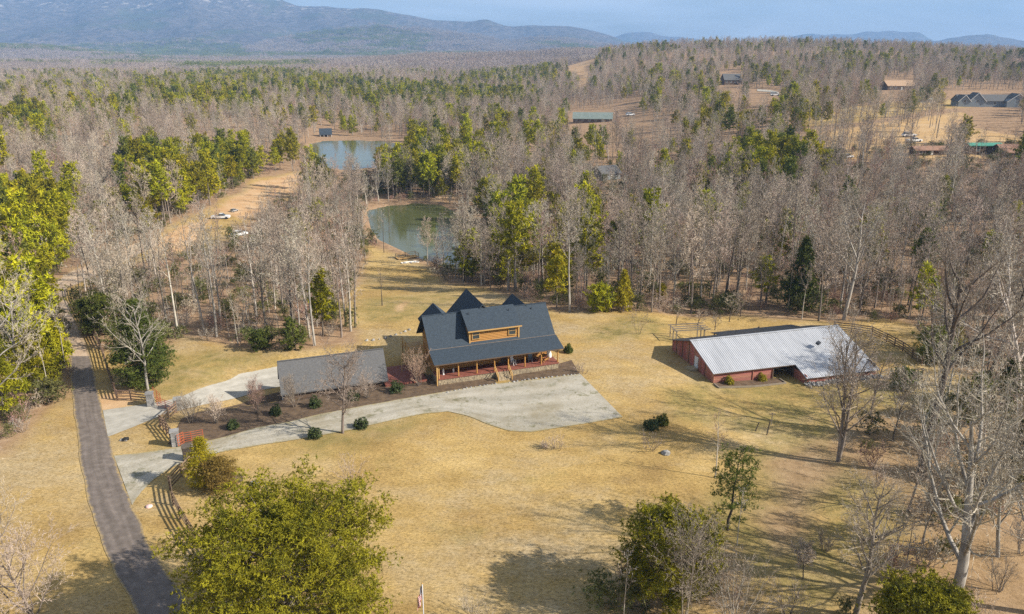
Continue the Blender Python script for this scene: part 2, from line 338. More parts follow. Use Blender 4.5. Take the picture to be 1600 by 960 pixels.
# ------------------------------------------------------------------ ground sheet
def ground_material():
    m = bpy.data.materials.new('ground_cover'); m.use_nodes = True; t = m.node_tree; b = t.nodes['Principled BSDF']
    b.inputs['Roughness'].default_value = .95; b.inputs['Specular IOR Level'].default_value = .1
    N, K = t.nodes.new, t.links.new
    g = N('ShaderNodeNewGeometry').outputs['Position']
    def noise(sc, det=6, stretch=None, rough=.6):
        n = N('ShaderNodeTexNoise'); n.inputs['Scale'].default_value = sc; n.inputs['Detail'].default_value = det; n.inputs['Roughness'].default_value = rough
        v = g
        if stretch:
            q = N('ShaderNodeMapping'); q.inputs['Scale'].default_value = stretch; q.inputs['Rotation'].default_value = (0, 0, .45); K(g, q.inputs[0]); v = q.outputs[0]
        K(v, n.inputs['Vector']); return n.outputs['Fac']
    def ramp(f, *els):
        r = N('ShaderNodeValToRGB'); e = r.color_ramp.elements
        e[0].position, e[0].color = els[0][0], (*els[0][1], 1); e[1].position, e[1].color = els[-1][0], (*els[-1][1], 1)
        for p, c in els[1:-1]: q = e.new(p); q.color = (*c, 1)
        K(f, r.inputs[0]); return r.outputs[0]
    def mix(f, a, c, mode='MIX', fac=None):
        x = N('ShaderNodeMixRGB'); x.blend_type = mode
        if f is None: x.inputs[0].default_value = fac
        else: K(f, x.inputs[0])
        K(a, x.inputs[1]); K(c, x.inputs[2]); return x.outputs[0]
    def attr(n): a = N('ShaderNodeAttribute'); a.attribute_name = n; return a.outputs['Fac']
    grass = ramp(noise(.09, 12, None, .7), (.3, (.33, .215, .085)), (.48, (.47, .32, .12)), (.62, (.56, .395, .16)), (.8, (.62, .46, .22)))
    patch = ramp(noise(.16, 8, (1, 2.6, 1), .7), (.40, (.80, .79, .75)), (.6, (1, 1, 1)))
    grass = mix(None, grass, patch, 'MULTIPLY', .8)
    worn = ramp(noise(.045, 10, (1, 1.5, 1), .72), (.46, (0, 0, 0)), (.62, (.75, .75, .75)))
    thatch = ramp(noise(1.1, 8), (.3, (.34, .25, .13)), (.7, (.52, .42, .27)))
    grass = mix(worn, grass, thatch)
    gr2 = ramp(noise(.11, 9, None, .7), (.56, (0, 0, 0)), (.70, (.55, .55, .55)))
    grass = mix(gr2, grass, ramp(noise(.8, 6), (.3, (.25, .20, .07)), (.7, (.36, .28, .11))))
    fine = ramp(noise(2.6, 8, (1, 1.9, 1), .75), (.36, (.45, .43, .38)), (.5, (1, 1, 1)), (.68, (1.35, 1.3, 1.25)))
    grass = mix(None, grass, fine, 'MULTIPLY', .85)
    olive = ramp(noise(.9, 8), (.3, (.17, .145, .045)), (.7, (.34, .26, .095)))
    gm = N('ShaderNodeMath'); gm.operation = 'MULTIPLY'; K(attr('green'), gm.inputs[0]); K(ramp(noise(.35, 8, None, .7), (.32, (0, 0, 0)), (.62, (1, 1, 1))), gm.inputs[1])
    c = mix(gm.outputs[0], grass, olive)
    litter = ramp(noise(.6, 10, None, .75), (.3, (.19, .115, .065)), (.5, (.34, .22, .13)), (.7, (.48, .34, .21)))
    c = mix(attr('woods'), c, litter)
    soil = ramp(noise(.2, 8), (.3, (.50, .29, .13)), (.7, (.60, .42, .25)))
    c = mix(attr('soil'), c, soil)
    farw = ramp(noise(.02, 10, None, .75), (.38, (.035, .035, .035)), (.5, (.095, .08, .075)), (.62, (.15, .125, .115)))
    farg = ramp(noise(.0022, 9, None, .62), (.53, (0, 0, 0)), (.62, (.75, .75, .75)))
    fg = ramp(noise(.03, 8), (.3, (.035, .05, .022)), (.7, (.08, .09, .04)))
    farw = mix(farg, farw, fg)
    rock = ramp(noise(.012, 8, (1, 1, 3), .7), (.56, (0, 0, 0)), (.64, (1, 1, 1)))
    rm = N('ShaderNodeMath'); rm.operation = 'MULTIPLY'; K(rock, rm.inputs[0]); K(attr('cliff'), rm.inputs[1])
    rc = N('ShaderNodeRGB'); rc.outputs[0].default_value = (.62, .55, .48, 1)
    farw = mix(rm.outputs[0], farw, rc.outputs[0])
    c = mix(attr('far'), c, farw)
    K(c, b.inputs['Base Color'])
    bp = N('ShaderNodeBump'); bp.inputs['Strength'].default_value = .7; bp.inputs['Distance'].default_value = .12
    K(noise(3.2, 8, None, .8), bp.inputs['Height'])
    b2 = N('ShaderNodeBump'); b2.inputs['Strength'].default_value = .9; b2.inputs['Distance'].default_value = 45
    s = N('ShaderNodeMath'); s.operation = 'MULTIPLY'; K(noise(.005, 5, None, .6), s.inputs[0]); K(attr('far'), s.inputs[1])
    K(s.outputs[0], b2.inputs['Height']); K(bp.outputs[0], b2.inputs['Normal']); K(b2.outputs[0], b.inputs['Normal'])
    return m
wp = lambda pts, off=0: [G(x, y, off) for x, y in pts]
OPEN_MAIN = wp([(0, 705), (60, 655), (108, 605), (112, 560), (100, 520), (86, 470), (112, 468), (150, 540), (235, 560), (285, 528), (400, 545), (480, 545), (560, 535), (545, 480), (560, 430), (575, 385), (640, 405), (700, 440), (760, 452), (870, 488), (1000, 488), (1180, 492), (1300, 507), (1380, 503), (1440, 520), (1480, 560), (1540, 612), (1600, 640)]) + [(140, 40), (-140, 40)]
OPEN_DIRT = wp([(60, 480), (70, 440), (230, 372), (330, 325), (400, 278), (480, 265), (505, 290), (420, 322), (385, 350), (330, 392), (240, 402), (120, 450), (110, 480)])
OPEN_FIELD = wp([(1230, 226), (1330, 200), (1450, 184), (1500, 176), (1500, 196), (1600, 215), (1600, 248), (1430, 250), (1330, 247), (1240, 240)])
OPEN_YARD = wp([(1250, 186), (1300, 170), (1420, 158), (1600, 150), (1600, 160), (1450, 172), (1350, 190), (1260, 200)])
OPEN_HILL = wp([(884, 92), (900, 84), (940, 81), (930, 96), (915, 104), (921, 125), (915, 138), (902, 136), (906, 118), (890, 110)])
SOIL = [OPEN_FIELD] + [wp(p) for p in ([(242, 398), (235, 375), (285, 355), (330, 340), (300, 392)], [(160, 640), (158, 622), (200, 605), (215, 618), (190, 640)], [(335, 330), (400, 285), (470, 268), (495, 285), (430, 318), (385, 345)], [(620, 478), (640, 466), (640, 474), (625, 486)], [(640, 312), (700, 304), (740, 306), (700, 316)])] + [OPEN_HILL]
GREEN = [wp(p) for p in ([(235, 560), (420, 545), (440, 570), (330, 600), (240, 625)], [(1010, 600), (1240, 590), (1450, 600), (1440, 960), (1150, 960), (1080, 800), (1200, 700), (1040, 660)], [(280, 770), (300, 735), (375, 715), (385, 745), (310, 780)], [(380, 700), (600, 655), (640, 665), (450, 710)], [(900, 520), (1030, 500), (1040, 530), (900, 540)], [(780, 600), (850, 585), (870, 592), (800, 602)], [(575, 470), (720, 450), (720, 480), (600, 500)])]
BRUSH = [wp(p) for p in ([(1290, 700), (1330, 660), (1500, 640), (1640, 640), (1660, 980), (1300, 990), (1400, 860), (1420, 760)], [(900, 985), (960, 900), (1160, 850), (1200, 985)], [(-40, 720), (0, 700), (60, 645), (106, 610), (106, 540), (60, 560), (-40, 620)], [(1190, 740), (1280, 690), (1300, 800), (1210, 860)])]
def build_ground():
    fine = np.radians(np.arange(-46, 46.01, .3)); fl = np.radians(np.linspace(46, 314, 36))[1:-1]
    th = np.concatenate([fine, fl]); rr = [6., 14, 22, 29]
    r = 34.
    while r < 10700: rr.append(r); r *= 1.0118 if r > 70 else 1.016
    rr = np.array(rr); Rm, Tm = np.meshgrid(rr, th, indexing='ij')
    x = Rm * np.sin(Tm); y = Rm * np.cos(Tm); n, k = x.shape
    fx, fy = x.ravel(), y.ravel(); z = H(fx, fy)
    vs = np.column_stack([fx, fy, z]); vs = np.vstack([vs, [[0, 0, h1(0, 0)]]])
    i = np.arange(n - 1)[:, None] * k; j = np.arange(k)[None]; j2 = (j + 1) % k
    q = np.stack([i + j, i + k + j, i + k + j2, i + j2], -1).reshape(-1, 4)
    tri = [(n * k, int(a), int((a + 1) % k)) for a in range(k)]
    me = bpy.data.meshes.new('ground'); me.from_pydata(vs.tolist(), [], q[:, ::-1].tolist() + tri)
    me.polygons.foreach_set('use_smooth', [True] * len(me.polygons))
    def att(name, v):
        a = me.attributes.new(name, 'FLOAT', 'POINT'); a.data.foreach_set('value', np.append(v, 0).astype(np.float32))
    nz_ = (fbm(fx, fy, 12, 3, 40) - .5)
    dist = np.hypot(fx, fy); nr = (dist < 1700) & (np.abs(Tm.ravel()) < .82)
    def soft(polys, w):
        o = np.zeros(len(fx)); s = np.full(nr.sum(), 1e9)
        for p in polys: s = np.minimum(s, sdist(fx[nr], fy[nr], p))
        o[nr] = 1 - S(s + nz_[nr] * w * 2.4, -w * .5, w * .5); return o
    opn = soft([OPEN_MAIN, OPEN_DIRT, OPEN_FIELD, OPEN_YARD], 3); behind = (fy < 60)
    woods = np.where(behind, 0, 1 - opn); woods = np.maximum(woods, soft(BRUSH, 5) * .75)
    att('woods', woods); att('soil', soft(SOIL, 1.6) * np.where((fx > 100) & (fy < 700), .55, 1.0)); att('green', soft(GREEN, 5))
    att('far', S(fy, 1500, 3200)); att('cliff', S(z, 300, 380) * .55 * (fy > 5000) * (fy < 9500))
    me.materials.append(ground_material()); me.update()
    tag(link('ground', me), kind='structure')
build_ground()

def resamp(pl, n):
    p = np.array(pl, float); d = np.r_[0, np.cumsum(np.hypot(*np.diff(p, axis=0).T))]; t = np.linspace(0, d[-1], n)
    return np.column_stack([np.interp(t, d, p[:, 0]), np.interp(t, d, p[:, 1])])
def sheet(name, L_, R_, material, off=.03, step=.8, jit=.06):
    """a sheet of paving draped between two edge lines given in photo pixels"""
    a, b = np.array(wp(L_)), np.array(wp(R_))
    n = int(max(np.hypot(*np.diff(a, axis=0).T).sum(), np.hypot(*np.diff(b, axis=0).T).sum()) / step) + 2
    a, b = resamp(a, n), resamp(b, n); w = np.hypot(*(a - b).T).max(); m = max(3, int(w / step) + 1)
    a = a + (fbm(a[:, 0], a[:, 1], 2.2, 2, 50)[:, None] - .5) * jit * 4; b = b + (fbm(b[:, 0], b[:, 1], 2.2, 2, 51)[:, None] - .5) * jit * 4
    t = np.linspace(0, 1, m)[None, :, None]; P = a[:, None] * (1 - t) + b[:, None] * t
    z = H(P[..., 0].ravel(), P[..., 1].ravel()) + off
    v = np.column_stack([P.reshape(-1, 2), z]); i = np.arange(n - 1)[:, None] * m; j = np.arange(m - 1)[None]
    q = np.stack([i + j, i + m + j, i + m + j + 1, i + j + 1], -1).reshape(-1, 4)
    me = bpy.data.meshes.new(name); me.from_pydata(v.tolist(), [], q.tolist()); me.materials.append(material)
    ac = np.broadcast_to(np.linspace(0, 1, m)[None], (n, m)); wd = np.hypot(*(a - b).T)[:, None]; al = np.broadcast_to(np.arange(n)[:, None] * step, (n, m))
    for nm_, val in (('across', ac), ('along', al), ('verge', np.minimum(ac, 1 - ac) * wd)):
        at = me.attributes.new(nm_, 'FLOAT', 'POINT'); at.data.foreach_set('value', np.ascontiguousarray(val, dtype=np.float32).ravel())
    me.polygons.foreach_set('use_smooth', [True] * len(me.polygons)); me.update()
    # face up
    if me.polygons[0].normal.z < 0: me.flip_normals()
    return tag(link(name, me), kind='structure')
sheet('mulch_bed', [(262, 694), (283, 655), (340, 640), (400, 622), (440, 612), (520, 602), (600, 594), (684, 588), (775, 584)], [(275, 699), (300, 694), (352, 683), (400, 669), (450, 660), (494, 649), (606, 628), (692, 613), (775, 600)], M['mulch'], .025)
sheet('planting_bed', [(792, 590), (876, 568), (893, 563)], [(800, 597), (850, 590), (906, 585)], M['mulch'], .03)
sheet('mulch_ring', [(352, 745), (352, 765)], [(380, 740), (380, 752)], M['mulch'], .025)
sheet('lane', [(109, 557), (111, 595), (114, 630), (118, 660), (126, 728), (140, 788), (160, 848), (186, 908), (218, 965), (262, 1030), (320, 1100)], [(142, 557), (150, 595), (158, 630), (165, 660), (183, 733), (208, 792), (236, 856), (260, 896), (312, 962), (365, 1030), (430, 1100)], M['asphalt'], .04)
sheet('dirt_lane', [(109, 558), (101, 523), (92, 480), (80, 460), (78, 445), (110, 425), (200, 385), (236, 370)], [(142, 558), (131, 530), (116, 498), (104, 470), (104, 452), (130, 440), (215, 398), (250, 382)], M['dirt'], .03)
sheet('concrete_driveway', [(162, 641), (200, 636), (240, 630), (281, 622), (327, 603), (374, 584), (432, 573), (442, 571)], [(167, 684), (206, 669), (234, 657.5), (262, 646), (299, 638), (356, 626), (400, 612), (442, 604)], M['concrete'], .045)
sheet('gravel_driveway', [(176, 713), (240, 706), (304, 694), (352, 683), (400, 669), (450, 660), (494, 649), (550, 638), (606, 628), (650, 620), (692, 613), (735, 606), (775, 600), (805, 597), (850, 592), (906, 585)], [(208, 790), (222, 768), (240, 750), (270, 730), (304, 718), (352, 706), (400, 697), (475, 686), (550, 672), (610, 658), (662, 647), (700, 644), (730, 650), (756, 661), (794, 674), (831, 676), (880, 668), (925, 661), (974, 652)], M['gravel'], .05)
def water(name, poly, lev):
    m = MB(); pts = [Vector((x, y, lev)) for x, y in poly]; c = sum(pts, Vector()) / len(pts)
    pts = [c + (p - c) * 1.03 for p in pts]
    m.face(pts); o = part(name, m, M['water'], None); tag(o, kind='structure')
    if o.data.polygons[0].normal.z < 0: o.data.flip_normals()
water('near_pond', POND1, POND1_Z); water('far_pond', POND2, POND2_Z)

# ------------------------------------------------------------------ trees
def rv(R, s=1.0): return Vector((R.uniform(-s, s), R.uniform(-s, s), R.uniform(-s, s)))
def grow(R, T, p, d, ln, r, lv, P):
    n = P['seg'][lv]; pts = [p.copy()]; rad = [r]; dirs = [d]
    for i in range(n):
        d = (d + rv(R, P['wob'][lv]) + Vector((0, 0, P['trop'][lv]))).normalized()
        p = p + d * (ln / n); pts.append(p.copy()); rad.append(max(r * (1 - (i + 1) / n * P['tap'][lv]), .006)); dirs.append(d)
    T[lv].append((pts, rad))
    if lv + 1 >= len(P['seg']): return
    nc = P['kids'][lv]; nc = max(1, int(nc * R.uniform(.75, 1.25)))
    t0 = P['t0'][lv]; az = R.uniform(0, 6.28)
    for k in range(nc):
        t = t0 + (1 - t0) * (k + R.uniform(.1, .9)) / nc; t = min(t, .985)
        f = t * n; i = min(int(f), n - 1); q = pts[i].lerp(pts[i + 1], f - i); dd = dirs[i + 1]
        az += 2.4 + R.uniform(-.5, .5); a = math.radians(P['ang'][lv] * R.uniform(.7, 1.3))
        o = dd.orthogonal().normalized(); o.rotate(Matrix.Rotation(az, 3, dd)); nd = (dd * math.cos(a) + o * math.sin(a)).normalized()
        l2 = ln * P['len'][lv] * (1 - P['fall'][lv] * (t - t0) / (1 - t0)) * R.uniform(.7, 1.2)
        grow(R, T, q, nd, l2, min(rad[i] * .75, r * P['rr'][lv] * (1 - .5 * t)) , lv + 1, P)
def tree_meshes(name, seed, P, h, r, mtrunk, mtwig, split=2, lean=(0, 0), twig_w=.045, extra=None):
    R = random.Random(seed); n = len(P['seg']); T = [[] for _ in range(n)]
    for s in range(P.get('stems', 1)):
        sp = P.get('spread', 0)
        d = Vector((lean[0] + R.uniform(-sp, sp), lean[1] + R.uniform(-sp, sp), 1)).normalized()
        o = Vector((R.uniform(-sp, sp) * .5, R.uniform(-sp, sp) * .5, -.35))
        grow(R, T, o, d, h * R.uniform(.85, 1) if P.get('stems', 1) > 1 else h, r, 0, P)
    a, b = MB(), MB(); sides = P.get('sides', [6, 4, 3, 3, 3])
    for lv in range(n):
        last = lv == n - 1
        for pts, rad in T[lv]:
            if last:
                p, q = pts[0], pts[-1]; d = q - p; w = d.cross(rv(R)).normalized() * twig_w
                if len(pts) > 2:
                    mid = pts[len(pts) // 2]; b.face((p - w, p + w, mid)); b.face((mid - w * .8, mid + w * .8, q))
                else: b.face((p - w, p + w, q))
            elif lv < split: a.tube(pts, rad, sides[lv], False)
            elif lv == split and not last: b.tube(pts, rad, 3, False)
            else:
                for i in range(len(pts) - 1):
                    w = (pts[i + 1] - pts[i]).cross(rv(R)).normalized() * max(rad[i], twig_w * .8); b.face((pts[i] - w, pts[i] + w, pts[i + 1]))
    return a.mesh(name + '_trunk', mtrunk, True), b.mesh(name + '_crown', mtwig)
# habits of growth: straight woodland tree, broad field tree, vase shaped multi-stem
FOREST = dict(seg=[7, 4, 3, 2, 1], wob=[.05, .16, .2, .25, .2], trop=[.02, .16, .12, .05, .03], tap=[.93, .9, .9, .9, .9], kids=[17, 6, 6, 4], t0=[.32, .2, .15, .1], ang=[46, 38, 38, 38], len=[.33, .50, .52, .62], fall=[.62, .45, .4, .3], rr=[.36, .5, .5, .5])
SLIM = dict(FOREST, kids=[13, 5, 5, 4], t0=[.5, .2, .15, .1], ang=[38, 36, 36, 38], len=[.24, .5, .55, .65])
BROAD = dict(seg=[5, 6, 4, 3, 1], wob=[.08, .2, .22, .25, .2], trop=[.01, .10, .10, .05, .02], tap=[.75, .88, .9, .9, .9], kids=[9, 8, 6, 5], t0=[.3, .22, .15, .1], ang=[50, 42, 40, 40], len=[.62, .45, .48, .5], fall=[.35, .4, .4, .3], rr=[.5, .45, .5, .5])
VASE = dict(seg=[5, 3, 2, 1], wob=[.1, .16, .2, .2], trop=[.03, .12, .08, .02], tap=[.85, .9, .9, .9], kids=[6, 5, 6], t0=[.25, .2, .15], ang=[30, 32, 35], len=[.5, .5, .5], fall=[.4, .4, .3], rr=[.5, .5, .5], stems=7, spread=.33, sides=[4, 3, 3])
BUSHY = dict(VASE, stems=12, spread=.6, kids=[5, 4, 4])
def needles(mb, R, c, s, n, w, up=.3, flat=1.0):
    for _ in range(n):
        d = Vector((R.gauss(0, 1), R.gauss(0, 1), (R.gauss(0, 1) + up) * flat)).normalized() * s * R.uniform(.6, 1.1)
        q = d.cross(rv(R)).normalized() * w; o = c + d * R.uniform(0, .25)
        mb.face((o - q, o + q, o + d))
def conifer_meshes(name, seed, h, rad, mneed, t0=.3, nb=34, clump=.55, nn=13, w=.09, shape='pine', mtrunk='bark_grey', dens=1.0, tr=None, lean=(0, 0), droop=0.0, holes=0.0, tuft=0, tn=7, ts=1.0):
    R = random.Random(seed); a, b = MB(), MB(); n = 7
    ax = [Vector((lean[0] * h * (i / n) ** 1.2 + R.uniform(-.1, .1) * (i > 0), lean[1] * h * (i / n) ** 1.2 + R.uniform(-.1, .1) * (i > 0), h * i / n * .96 - .3 * (i == 0))) for i in range(n + 1)]
    tr = tr or h * .013
    a.tube(ax, [tr * (1 - .9 * i / n) for i in range(n + 1)], 6, False)
    az = R.uniform(0, 6)
    for k in range(nb):
        t = t0 + (1 - t0) * (k + R.random()) / nb; u = (t - t0) / (1 - t0)
        if holes and R.random() < holes: continue
        if shape == 'pine': prof = (math.sin(min(1, u * 1.15 + .22) * math.pi * .86) ** .6) * R.uniform(.6, 1.12)
        elif shape == 'cone': prof = ((1 - u) ** .75 * (.55 + .45 * min(1, u * 5))) * R.uniform(.82, 1.1)
        else: prof = (1 - abs(2 * u - .72) ** 2.4 * .8 if u > .36 else .72 + .28 * u / .36) * R.uniform(.78, 1.08)
        az += 2.4 + R.uniform(-.4, .4); f = t * n; i = min(int(f), n - 1); p = ax[i].lerp(ax[i + 1], f - i)
        el = (.18 + .65 * u - droop); ln = max(rad * prof, .25)
        d = Vector((math.cos(az) * math.cos(el), math.sin(az) * math.cos(el), math.sin(el)))
        a.tube([p, p + d * ln * .5, p + d * ln * .92 + Vector((0, 0, .06 * ln))], [tr * .26 * (1 - .6 * u), tr * .16, .01], 3, False)
        if tuft:
            for j in range(max(3, int(ln * tuft))):
                s = 1.02 - .62 * R.random() ** 1.5; sp = ln * .17 * (1 - .25 * s); c0 = p + d * ln * s + Vector((R.uniform(-sp, sp), R.uniform(-sp, sp), R.uniform(-.3, .3) * sp + .05 * ln))
                for _ in range(tn):
                    c = c0 + Vector((R.gauss(0, .34), R.gauss(0, .34), R.gauss(0, .10))) * ts
                    needles(b, R, c, clump * R.uniform(.7, 1.2), nn, w)
            continue
        m = max(2, int(ln / clump * 1.5 * dens))
        for j in range(m):
            s = (j + 1) / m; sp = ln * .30 * (1 - .35 * s)
            for _ in range(2 if dens <= 1.2 else 3):
                c = p + d * ln * (.22 + .8 * s) + Vector((R.uniform(-sp, sp), R.uniform(-sp, sp), R.uniform(-.35, .35) * sp + .08 * ln * s * s))
                needles(b, R, c, clump * R.uniform(.75, 1.2), nn, w)
    needles(b, R, ax[-1], clump * .9, nn * 2, w, .8)
    return a.mesh(name + '_trunk', M[mtrunk], True), b.mesh(name + '_crown', M[mneed])
def place_tree(name, label, cat, meshes, x, y, rz=0, s=1.0, group=None, z=None):
    root = thing(name, label, cat, (x, y, h1(x, y) if z is None else z), rz, group); root.scale = (s, s, s)
    link('trunk', meshes[0], root); link('crown', meshes[1], root)
    return root
BARE = []   # (meshes, words)
for i, (P, h, r, bk, tw, words) in enumerate([
    (FOREST, 16.5, .21, 'bark_grey', 'twig', 'grey bare tree with a straight trunk'),
    (SLIM, 17.5, .18, 'bark_pale', 'twig', 'slim bare tree with a pale trunk'),
    (FOREST, 15.5, .19, 'bark_pale', 'twig_pale', 'pale bare tree with fine upswept twigs'),
    (BROAD, 9.0, .27, 'bark_grey', 'twig', 'broad bare tree with forking grey limbs'),
    (SLIM, 16.5, .17, 'bark_grey', 'twig_red', 'slim bare tree with reddish twigs'),
    (FOREST, 18.0, .25, 'bark_dark', 'twig', 'tall dark barked bare tree'),
    (BROAD, 8.5, .26, 'bark_pale', 'twig_pale', 'broad bare tree with pale spreading limbs')]):
    BARE.append((tree_meshes('bare%d' % i, 20 + i, P, h, r, M[bk], M[tw], twig_w=.042 if P is not BROAD else .036), words))
PINES = []
for i, (h, rad, t0, mt, words) in enumerate([
    (13.0, 3.6, .34, 'pine', 'yellow-green pine'), (15.5, 3.6, .45, 'pine', 'tall yellow-green pine bare below'),
    (10.5, 3.7, .15, 'pine', 'bushy yellow-green pine branched low'), (14.0, 3.7, .35, 'pine_dark', 'darker green pine'),
    (12.0, 3.1, .25, 'pine', 'shorter yellow-green pine')]):
    PINES.append((conifer_meshes('pine%d' % i, 60 + i, h, rad, mt, t0, nb=30, clump=.8, nn=9, w=.15, tr=.17), words))
def bush_mesh(name, seed, rx, rz_, m, n=130, s=.22, w=.05, nn=7, flat=0):
    R = random.Random(seed); b = MB()
    for _ in range(n):
        d = Vector((R.gauss(0, 1), R.gauss(0, 1), abs(R.gauss(0, .9)))).normalized(); k = 1 + .12 * math.sin(d.x * 5 + seed) + .1 * math.sin(d.y * 6)
        c = Vector((d.x * rx * k * .88, d.y * rx * k * .88, d.z * rz_ * 1.55 * k * .88 + .08)) * R.uniform(.86, 1); needles(b, R, c, s, nn, w, .2)
    for _ in range(40):
        d = Vector((R.gauss(0, 1), R.gauss(0, 1), abs(R.gauss(0, 1)))).normalized() * .55; needles(b, R, Vector((d.x * rx, d.y * rx, d.z * rz_ * 1.5)), s * 1.6, 5, w * 2.5)
    return b.mesh(name, m)
def stems_mesh(name, seed, r=.3, h=.5, m=None):
    R = random.Random(seed); b = MB()
    for _ in range(6):
        d = Vector((R.uniform(-1, 1) * r, R.uniform(-1, 1) * r, h)); b.tube([(0, 0, -.1), d], [.03, .01], 4, False)
    return b.mesh(name, m or M['bark_grey'])
BRUSHM = [tree_meshes('brush%d' % i, 90 + i, dict(BUSHY, stems=9), 2.3, .03, M['twig'], M[t], split=1, twig_w=.03) for i, t in enumerate(['twig', 'twig_red', 'twig_pale'])]

# --- where the woods stand: jittered world grid, kept clear of the open ground seen in the photograph
NOTREE_SEEN = [  # places seen in the photograph with nothing tall in front of them
    [(569, 335), (580, 325), (640, 318), (695, 318), (672, 345), (650, 360), (645, 400), (700, 440), (720, 462), (640, 470), (590, 540), (572, 500), (568, 420), (600, 395), (585, 365)],
    [(482, 250), (488, 213), (520, 212), (595, 214), (590, 228), (575, 250), (540, 250)], [(494, 198), (522, 198), (522, 215), (494, 215)],
    [(885, 92), (900, 84), (938, 82), (925, 95), (912, 104), (919, 128), (903, 128), (905, 112), (890, 108)],
    [(335, 345), (335, 330), (375, 305), (405, 272), (470, 268), (474, 280), (430, 294), (392, 318), (385, 350), (375, 372), (345, 350)], [(250, 386), (245, 372), (285, 358), (298, 364), (298, 384)],
    [(78, 470), (80, 442), (112, 436), (112, 470), (130, 520), (140, 560), (108, 560), (100, 520)],
    [(884, 172), (960, 172), (962, 190), (895, 190)], [(1122, 113), (1160, 113), (1162, 136), (1128, 136)],
    [(1376, 124), (1425, 124), (1428, 139), (1382, 139)], [(1474, 142), (1595, 142), (1598, 168), (1476, 165)],
    [(1170, 140), (1218, 138), (1222, 150), (1172, 152)],
    [(1508, 204), (1600, 206), (1600, 242), (1512, 240)], [(1424, 219), (1478, 219), (1478, 240), (1424, 240)], [(925, 262), (968, 262), (968, 278), (925, 278)],
    [(1318, 236), (1342, 236), (1342, 248), (1318, 248)], [(985, 195), (1010, 188), (1060, 186), (1062, 192), (990, 202)], [(948, 172), (990, 152), (1008, 158), (975, 178)]]
PINE_SEEN = [  # crown areas that are mostly pine in the photograph, and how much
    ([(-60, 275), (60, 268), (130, 290), (135, 330), (80, 400), (-60, 400)], .95), ([(180, 268), (200, 215), (300, 222), (390, 205), (395, 250), (330, 310), (300, 350), (240, 330), (190, 290)], .9),
    ([(-60, 420), (20, 400), (70, 440), (100, 500), (100, 570), (40, 640), (-60, 640)], .75), ([(190, 125), (300, 112), (440, 108), (560, 120), (700, 130), (820, 140), (830, 158), (600, 158), (400, 160), (200, 165)], .72),
    ([(585, 215), (640, 195), (760, 200), (770, 250), (700, 290), (590, 270)], .7), ([(760, 175), (900, 180), (960, 215), (940, 240), (840, 235), (760, 215)], .42),
    ([(1140, 200), (1240, 200), (1250, 250), (1180, 270), (1120, 240)], .72), ([(60, 110), (150, 100), (240, 150), (230, 190), (60, 180)], .35), ([(10, 165), (80, 165), (85, 210), (10, 205)], .8),
    ([(690, 310), (770, 275), (880, 280), (890, 380), (700, 400)], .5), ([(380, 130), (600, 160), (600, 200), (420, 200)], .25), ([(960, 110), (1150, 90), (1250, 160), (1150, 200), (980, 210)], .25), ([(380, 215), (480, 235), (480, 270), (400, 265)], .6), ([(1200, 140), (1280, 140), (1280, 195), (1210, 195)], .55),
    ([(770, 100), (870, 100), (870, 125), (700, 130)], .55), ([(200, 70), (370, 66), (390, 84), (210, 88)], .9), ([(1280, 75), (1400, 80), (1430, 95), (1250, 92)], .4), ([(440, 80), (560, 78), (560, 90), (440, 92)], .4), ([(0, 75), (60, 78), (60, 95), (0, 95)], .5)]
BUILT = [(*G(a, b), r) for a, b, r in ((509, 213, 9), (926, 191, 18), (1142, 132, 14), (1402, 140, 16), (1538, 166, 28), (1534, 240, 12), (1592, 243, 18), (1450, 241, 12), (946, 279, 9), (1440, 160, 13), (513, 332, 6), (345, 342, 7), (374, 369, 5), (1324, 247, 5), (1420, 214, 7), (1428, 222, 7), (985, 181, 7))]
def candidates(y0, y1, cell, hh, seed):
    R = np.random.RandomState(seed); X, Y = np.meshgrid(np.arange(-y1 * .78, y1 * .78, cell), np.arange(y0, y1, cell))
    X = X + R.uniform(-.48, .48, X.shape) * cell; Y = Y + R.uniform(-.48, .48, X.shape) * cell; x, y = X.ravel(), Y.ravel()
    k = (np.abs(x) < y * .735 + 12) & (y < y1); x, y = x[k], y[k]; z = H(x, y); ok = np.ones(len(x), bool)
    for poly in (OPEN_MAIN, OPEN_DIRT, OPEN_HILL, POND1, POND2): ok &= ~inpoly(x, y, poly)
    ok &= sdist(x, y, POND1) > 3; ok &= sdist(x, y, POND2) > 3
    fld = inpoly(x, y, OPEN_FIELD); ok &= ~(fld & (R.rand(len(x)) > .42)); ok &= ~(inpoly(x, y, OPEN_YARD) & (R.rand(len(x)) > .8))
    gx, gy = proj(x, y, z); thin = (gx > 110) & (gx < 565) & (gy > 385) & (gy < 560); ok &= ~(thin & (R.rand(len(x)) < .5))
    for bx_, by_, br_ in BUILT: ok &= np.hypot(x - bx_, y - by_) > br_
    for f in (.0, .25, .5, .75, .97):
        px, py = proj(x, y, z + hh * f)
        for poly in NOTREE_SEEN: ok &= ~inpoly(px, py, poly)
    px, py = proj(x, y, z + hh * .72); pr = np.full(len(x), .05) + .30 * (fbm(x, y, 60, 3, 61) > .60) * (y > 170)
    for poly, p in PINE_SEEN: pr = np.where(inpoly(px, py, poly), p, pr)
    pr = np.where(thin, .015, pr)
    pine = R.rand(len(x)) < pr; ok &= pine | (R.rand(len(x)) < .93)
    return x[ok], y[ok], z[ok], pine[ok]
c1 = candidates(96, 330, 5.1, 14.5, 1); c2 = candidates(330, 900, 7.2, 14.5, 2); c3 = candidates(900, 1750, 9.5, 14.5, 4)
A = [np.concatenate(q) for q in zip(c1, c2, c3)]
